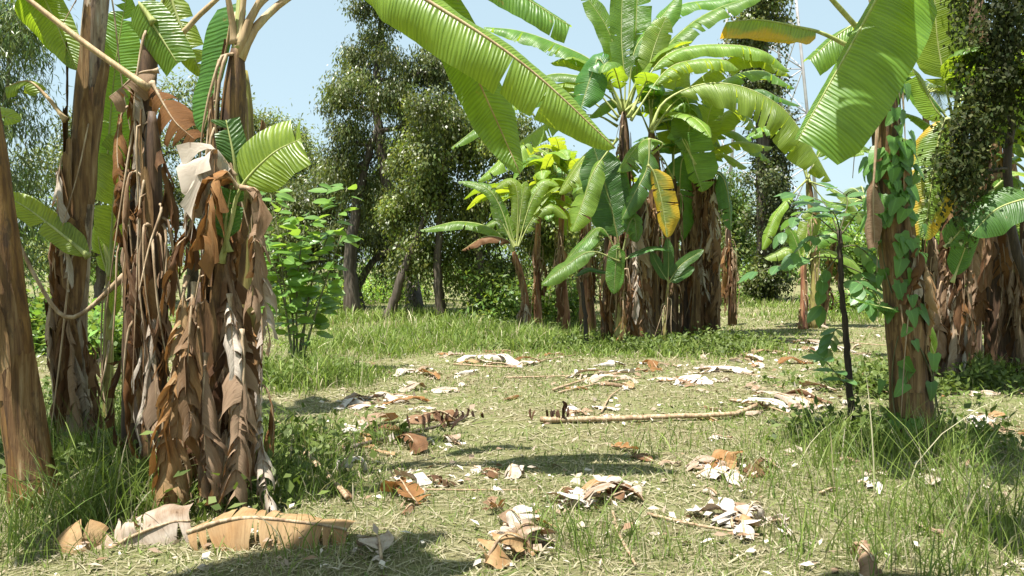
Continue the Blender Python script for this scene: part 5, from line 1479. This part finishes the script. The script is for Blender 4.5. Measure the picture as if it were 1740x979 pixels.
# stalks on the ground
def stalk(pix, r, mat, label, lift=0.02, name='fallen_stalk', taper=0.6):
    pts = [gnd(*p) for p in pix]
    pts = [Vector((p.x, p.y, gz(p.x, p.y) + r + lift * (0.3 + rl.random()))) for p in pts]
    t = thing(name, (pts[0].x, pts[0].y, gz(pts[0].x, pts[0].y)), label, 'fallen stalk')
    C = spline(pts, 30); C[1:-1] += NR.normal(0, r * 0.12, (28, 3))
    mb = MB(); tube(mb, C, r * np.linspace(1, taper, 30) * (1 + 0.12 * np.abs(np.sin(np.arange(30) * 0.9))), 9)
    mb.build('shaft', M[mat], t)
    return t, C


def bracts(t, p, n, rnd, s=0.12):
    for k in range(n):
        a = rnd.uniform(0, 6.28)
        q = np.array(p) + np.array([rnd.uniform(-0.22, 0.22), rnd.uniform(-0.08, 0.08), 0])
        h = np.array([math.cos(a), math.sin(a), 0])
        L = s * rnd.uniform(0.5, 1.1)
        k2 = rnd.uniform(0.1, 0.9)
        C = spline([q, q + h * L * 0.3 * k2 + np.array([0, 0, L * 0.5]), q + h * L * 0.8 * k2 + np.array([0, 0, L * 0.9]), q + h * L * (0.8 * k2 + rnd.uniform(-0.3, 0.3)) + np.array([0, 0, L * rnd.uniform(0.9, 1.3)])], 10)
        mb = MB(); blade(mb, C, rnd.uniform(0.035, 0.07), tuple(h), rnd=rnd, tear=0, fold=40, droop=-20, cols=3, crumple=0.006)
        mb.build('bract', M['bract'], t)


M['bract'] = dry_mat('withered_bract', (0.02, 0.012, 0.01), (0.045, 0.024, 0.018), (0.10, 0.05, 0.03), 0.05)
t, C = stalk([(918, 722), (1010, 720), (1120, 718), (1230, 716), (1262, 710), (1290, 698)], 0.026, 'rib_dry', 'long straight brown stalk lying across the lawn', taper=0.75)
bracts(t, C[0] + np.array([0.06, 0, 0]), 9, random.Random(301))
t, C = stalk([(585, 782), (650, 762), (720, 742), (775, 728), (795, 716)], 0.017, 'bark', 'withered grey flower stalk with dark upright bracts')
bracts(t, C[-3], 5, random.Random(302), 0.10); bracts(t, C[17], 8, random.Random(303), 0.14)
for pix, r, mt, lab in (
    ([(770, 622), (870, 628), (940, 616), (1000, 600)], 0.012, 'rib_dry', 'thin pale stalk bending towards the short dark stick'),
    ([(940, 668), (1010, 648), (1100, 632)], 0.016, 'rib_dry', 'pale stalk pointing at the big clump'), ([(950, 672), (1030, 655), (1090, 648)], 0.014, 'rib_dry', 'pale stalk lying parallel below the first'), ([(860, 645), (960, 643), (1040, 638)], 0.011, 'rib_dry', 'faint straight stalk crossing the pale pair'),
    ([(1022, 708), (1040, 680), (1070, 660)], 0.010, 'rib_dry', 'short forked pale stalk above the long brown stalk'), ([(1040, 885), (1052, 925), (1080, 980)], 0.010, 'rib_dry', 'pale stalk running towards the viewer below the ragged leaf'),
    ([(1100, 886), (1190, 905), (1290, 918)], 0.009, 'rib_dry', 'whitish stick beside the bright wrinkled leaf'), ([(1300, 580), (1400, 583), (1510, 590)], 0.013, 'rib_dry', 'straight pale pole lying below the young clump'),
    ([(670, 850), (760, 848), (890, 843)], 0.006, 'rib_dry', 'thin dry straw line on the near lawn'), ([(1240, 690), (1300, 700), (1360, 715)], 0.012, 'rib_dry', 'pale stalk under the leaf pile past the long brown stalk'),
    ([(465, 735), (520, 790), (590, 870)], 0.026, 'rib_dry', 'split pale stalk sloping from the front clump to the lawn'), ([(475, 745), (545, 812), (600, 868)], 0.018, 'stem', 'brown strip lying along the split pale stalk'),
):
    stalk(pix, r, mt, lab)

# ------------------------------------------------------------------ grass, weeds, litter
def blades(x, y, h, w, col, lean=0.5, seg=2):
    n = len(x)
    z = gzn(x, y) - 0.005
    a = NR.uniform(0, 2 * math.pi, n)
    b = NR.uniform(0, 2 * math.pi, n)
    le = np.abs(NR.normal(0, lean, n)) + 0.1
    dx, dy = np.cos(a), np.sin(a)
    sx, sy = np.cos(b) * w / 2, np.sin(b) * w / 2
    rows = []
    for q in np.linspace(0, 1, seg + 1)[:-1]:
        bx, by = dx * le * h * q ** 1.7, dy * le * h * q ** 1.7
        zz = z + h * (q - 0.28 * le * q * q)
        ww = (1 - 0.55 * q ** 1.5)
        rows.append(np.stack([x + bx - sx * ww, y + by - sy * ww, zz], 1))
        rows.append(np.stack([x + bx + sx * ww, y + by + sy * ww, zz], 1))
    rows.append(np.stack([x + dx * le * h, y + dy * le * h, z + h * (1 - 0.28 * le)], 1))
    k = 2 * seg + 1
    V = np.stack(rows, 1).reshape(-1, 3)
    base = (np.arange(n) * k)[:, None]
    F = []
    for s in range(seg - 1):
        F.append(base + np.array([2 * s, 2 * s + 1, 2 * s + 3]))
        F.append(base + np.array([2 * s, 2 * s + 3, 2 * s + 2]))
    F.append(base + np.array([2 * seg - 2, 2 * seg - 1, 2 * seg]))
    F = np.concatenate(F, 0)
    return V, F, np.repeat(col, k, axis=0)


def wedge(n, d0, d1, spread=0.80, pw=1.0):
    """points in front of the camera, thinning with distance"""
    u = NR.random(n)
    if pw == 1.0: d = d0 * (d1 / d0) ** u
    else: d = d0 + (d1 - d0) * u ** pw
    x = NR.uniform(-1, 1, n) * (spread * d + 2.2)
    return x, d


def vnoise(x, y, f, s=0):
    return 0.5 + 0.25 * (np.sin(x * f + 1.7 * np.sin(y * f * 0.7 + s)) + np.sin(y * f * 1.13 + 1.9 * np.sin(x * f * 0.6 + 2 + s)))


def gcol(n, mix):
    """grass colours; mix 0 straw .. 1 green"""
    g1 = np.array([0.095, 0.15, 0.03]); g2 = np.array([0.20, 0.255, 0.06]); s1 = np.array([0.29, 0.25, 0.15]); s2 = np.array([0.44, 0.40, 0.28])
    a = NR.random((n, 1))
    g = g1 * a + g2 * (1 - a); s = s1 * a + s2 * (1 - a)
    m = (NR.random(n) < mix)[:, None]
    return np.where(m, g, s)


x, y = wedge(250000, 2.2, 42)
pn = 0.6 * vnoise(x, y, 1.1) + 0.4 * vnoise(x, y, 3.1, 3)
keep = NR.random(len(x)) < 0.12 + 1.0 * pn
x, y, pn = x[keep], y[keep], pn[keep]
h = NR.uniform(0.02, 0.075, len(x)) * (0.55 + 0.9 * pn) * (1 + 0.015 * y)
w = np.maximum(0.0042, 0.0011 * y) * NR.uniform(0.7, 1.3, len(x))
V, F, c = blades(x, y, h, w, gcol(len(x), np.clip(0.10 + 0.72 * pn, 0, 1)), 0.8, 2)
tag(link('lawn_grass', raw_mesh('lawn_grass', V, F, c, M['grass'], tri=True)), 'short patchy green and straw grass of the clearing', 'grass', kind='stuff')

# flat dry thatch lying in the lawn
x, y = wedge(82000, 2.2, 22)
V, F, c = blades(x, y, NR.uniform(0.04, 0.13, len(x)), np.maximum(0.004, 0.0010 * y) * NR.uniform(0.6, 1.3, len(x)), gcol(len(x), np.full(len(x), 0.12)), 0.4, 2)
z0 = gzn(V[:, 0], V[:, 1]); V[:, 2] = z0 + 0.006 + np.clip(V[:, 2] - z0, 0, 1) * 0.18
x0 = np.repeat(x, 5); y0 = np.repeat(y, 5); V[:, 0] = x0 + (V[:, 0] - x0) * 2.6; V[:, 1] = y0 + (V[:, 1] - y0) * 2.6
tag(link('dry_thatch', raw_mesh('dry_thatch', V, F, c, M['grass'], tri=True)), 'dry straw thatch lying flat among the lawn', 'dry grass', kind='stuff')


def patch(cx, cy, n, rx, ry):
    r = NR.random(n) ** 0.7 * 1.15; a = NR.uniform(0, 6.283, n)
    r = r * (1 + 0.25 * np.sin(3 * a + cx * 7) + 0.15 * np.sin(7 * a + cy * 5))
    return cx + rx * r * np.cos(a), cy + ry * r * np.sin(a)


tx, ty, th, tm = [], [], [], []
for px, py, rx, ry, n, hh in (
    (780, 575, 2.6, 2.6, 9000, 0.42), (620, 590, 1.5, 1.6, 2600, 0.40), (930, 585, 1.3, 1.6, 3400, 0.45), (700, 545, 4.5, 3.0, 4000, 0.42), (505, 655, 0.9, 0.8, 1500, 0.55), (560, 640, 0.8, 0.8, 900, 0.35),
    (250, 800, 1.3, 0.8, 2600, 0.45), (120, 900, 0.9, 0.6, 1500, 0.42), (430, 830, 0.8, 0.6, 1100, 0.38), (500, 770, 0.5, 0.5, 500, 0.4), (150, 760, 1.4, 0.8, 1500, 0.5), (40, 950, 0.5, 0.4, 600, 0.4),
    (350, 960, 0.8, 0.25, 250, 0.2), (560, 960, 0.4, 0.3, 350, 0.3),
    (1600, 800, 1.1, 0.7, 750, 0.42), (1450, 770, 0.7, 0.6, 550, 0.42), (1680, 900, 0.6, 0.5, 500, 0.45), (1500, 900, 0.7, 0.4, 260, 0.34), (1380, 940, 0.7, 0.3, 150, 0.3), (1620, 965, 0.5, 0.25, 240, 0.4), (1300, 830, 0.9, 0.5, 160, 0.35),
    (1000, 950, 0.5, 0.25, 220, 0.38), (1100, 600, 1.8, 0.9, 2200, 0.24), (1240, 600, 1.5, 1.0, 1100, 0.25), (1260, 515, 2.5, 4.0, 2500, 0.3), (1450, 540, 3.0, 3.0, 2200, 0.28), (1680, 640, 1.6, 1.4, 1600, 0.3), (470, 545, 3.0, 3.0, 2500, 0.4), (1560, 750, 0.5, 0.3, 350, 0.4),
    (1560, 860, 1.0, 0.7, 200, 0.75), (1380, 800, 0.7, 0.6, 110, 0.65), (1690, 930, 0.5, 0.3, 120, 0.8), (150, 880, 0.9, 0.6, 200, 0.65), (300, 830, 1.0, 0.4, 120, 0.6), (660, 760, 0.6, 0.4, 350, 0.22), (580, 850, 0.5, 0.4, 350, 0.25), (1180, 760, 2.0, 1.0, 500, 0.2)):
    g = gnd(px, py)
    qx, qy = patch(g.x, g.y, n, rx, ry)
    tx.append(qx); ty.append(qy); q = np.hypot((qx - g.x) / rx, (qy - g.y) / ry); th.append(NR.uniform(0.3, 1.15, n) * hh * np.clip(1.1 - 0.6 * q, 0.25, 1) * (0.5 + vnoise(qx, qy, 5.0, px))); tm.append(np.full(n, 0.9))
x, y, h = np.concatenate(tx), np.concatenate(ty), np.concatenate(th)
ok = (y > 2.9) & ~((x > -2.6) & (x < -0.6) & (y < 4.25) & (NR.random(len(x)) < 0.8))
x, y, h = x[ok], y[ok], h[ok]
w = np.maximum(0.006, 0.0011 * y) * NR.uniform(0.7, 1.5, len(x))
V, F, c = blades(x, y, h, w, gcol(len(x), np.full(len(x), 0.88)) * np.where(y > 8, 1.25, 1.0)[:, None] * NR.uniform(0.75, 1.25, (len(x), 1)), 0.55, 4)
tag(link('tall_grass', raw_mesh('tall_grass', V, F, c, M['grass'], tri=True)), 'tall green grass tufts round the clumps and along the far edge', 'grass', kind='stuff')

# broad-leaved weeds at the foot of the clumps
wx, wy = [], []
for px, py, rx, ry, n in ((1110, 595, 1.9, 0.8, 700), (1220, 590, 1.2, 0.9, 300), (250, 790, 1.4, 0.8, 320), (380, 850, 0.7, 0.4, 90), (1560, 760, 0.8, 0.5, 160), (1450, 745, 0.5, 0.4, 90), (500, 650, 0.7, 0.6, 250), (1640, 650, 1.6, 1.0, 500), (900, 560, 2.0, 1.0, 600), (1480, 660, 1.0, 0.8, 200), (90, 700, 1.4, 1.0, 500)):
    g = gnd(px, py); qx, qy = patch(g.x, g.y, n, rx, ry); wx.append(qx); wy.append(qy)
x, y = np.concatenate(wx), np.concatenate(wy)
per = 7
x = np.repeat(x, per) + NR.normal(0, 0.04, len(x) * per); y = np.repeat(y, per) + NR.normal(0, 0.04, len(y) * per)
z = gzn(x, y) + np.abs(NR.normal(0, 0.11, len(x))) + 0.01
n = len(x)
V, F = kites(np.stack([x, y, z], 1), rdir(n) + np.array([0, 0, 0.1]), rdir(n) * 0.5 + np.array([0, -0.2, 1.0]), NR.uniform(0.05, 0.11, n), NR.uniform(0.03, 0.06, n))
c = np.repeat(gcol(n, np.ones(n)) * 0.75 * NR.uniform(0.7, 1.2, (n, 1)), 4, axis=0)
tag(link('weeds', raw_mesh('weeds', V, F, c, M['grass'])), 'low broad-leaved weeds round the feet of the banana clumps', 'weeds', kind='stuff')

# countless crumbs of dead leaf
x, y = wedge(5200, 3.0, 22, 0.75)
cl = vnoise(x, y, 2.3, 5) > 0.45
x, y = x[cl], y[cl]
for px, py, sz, mt, lab in special:
    g = gnd(px, py); k = 18
    x = np.concatenate([x, g.x + NR.normal(0, 0.9 * sz * g.y / FPX * 0.45, k)]); y = np.concatenate([y, g.y + NR.normal(0, 0.16, k)])
n = len(x)
sz = NR.uniform(0.02, 0.085, n) * (0.8 + 0.05 * y)
V, F = kites(np.stack([x, y, gzn(x, y) + NR.uniform(0.012, 0.05, n)], 1), rdir(n) * np.array([1, 1, 0.35]), rdir(n) * 0.7 + np.array([0, 0, 1.0]), sz, sz * NR.uniform(0.25, 0.7, n))
a = NR.random((n, 1)) ** 0.85
c = np.array([0.20, 0.12, 0.07]) * (1 - a) + np.array([0.56, 0.51, 0.44]) * a
tag(link('leaf_litter', raw_mesh('leaf_litter', V, F, np.repeat(c, 4, axis=0), M['litter'])), 'crumbs of pale dry leaf strewn through the lawn', 'litter', kind='stuff')
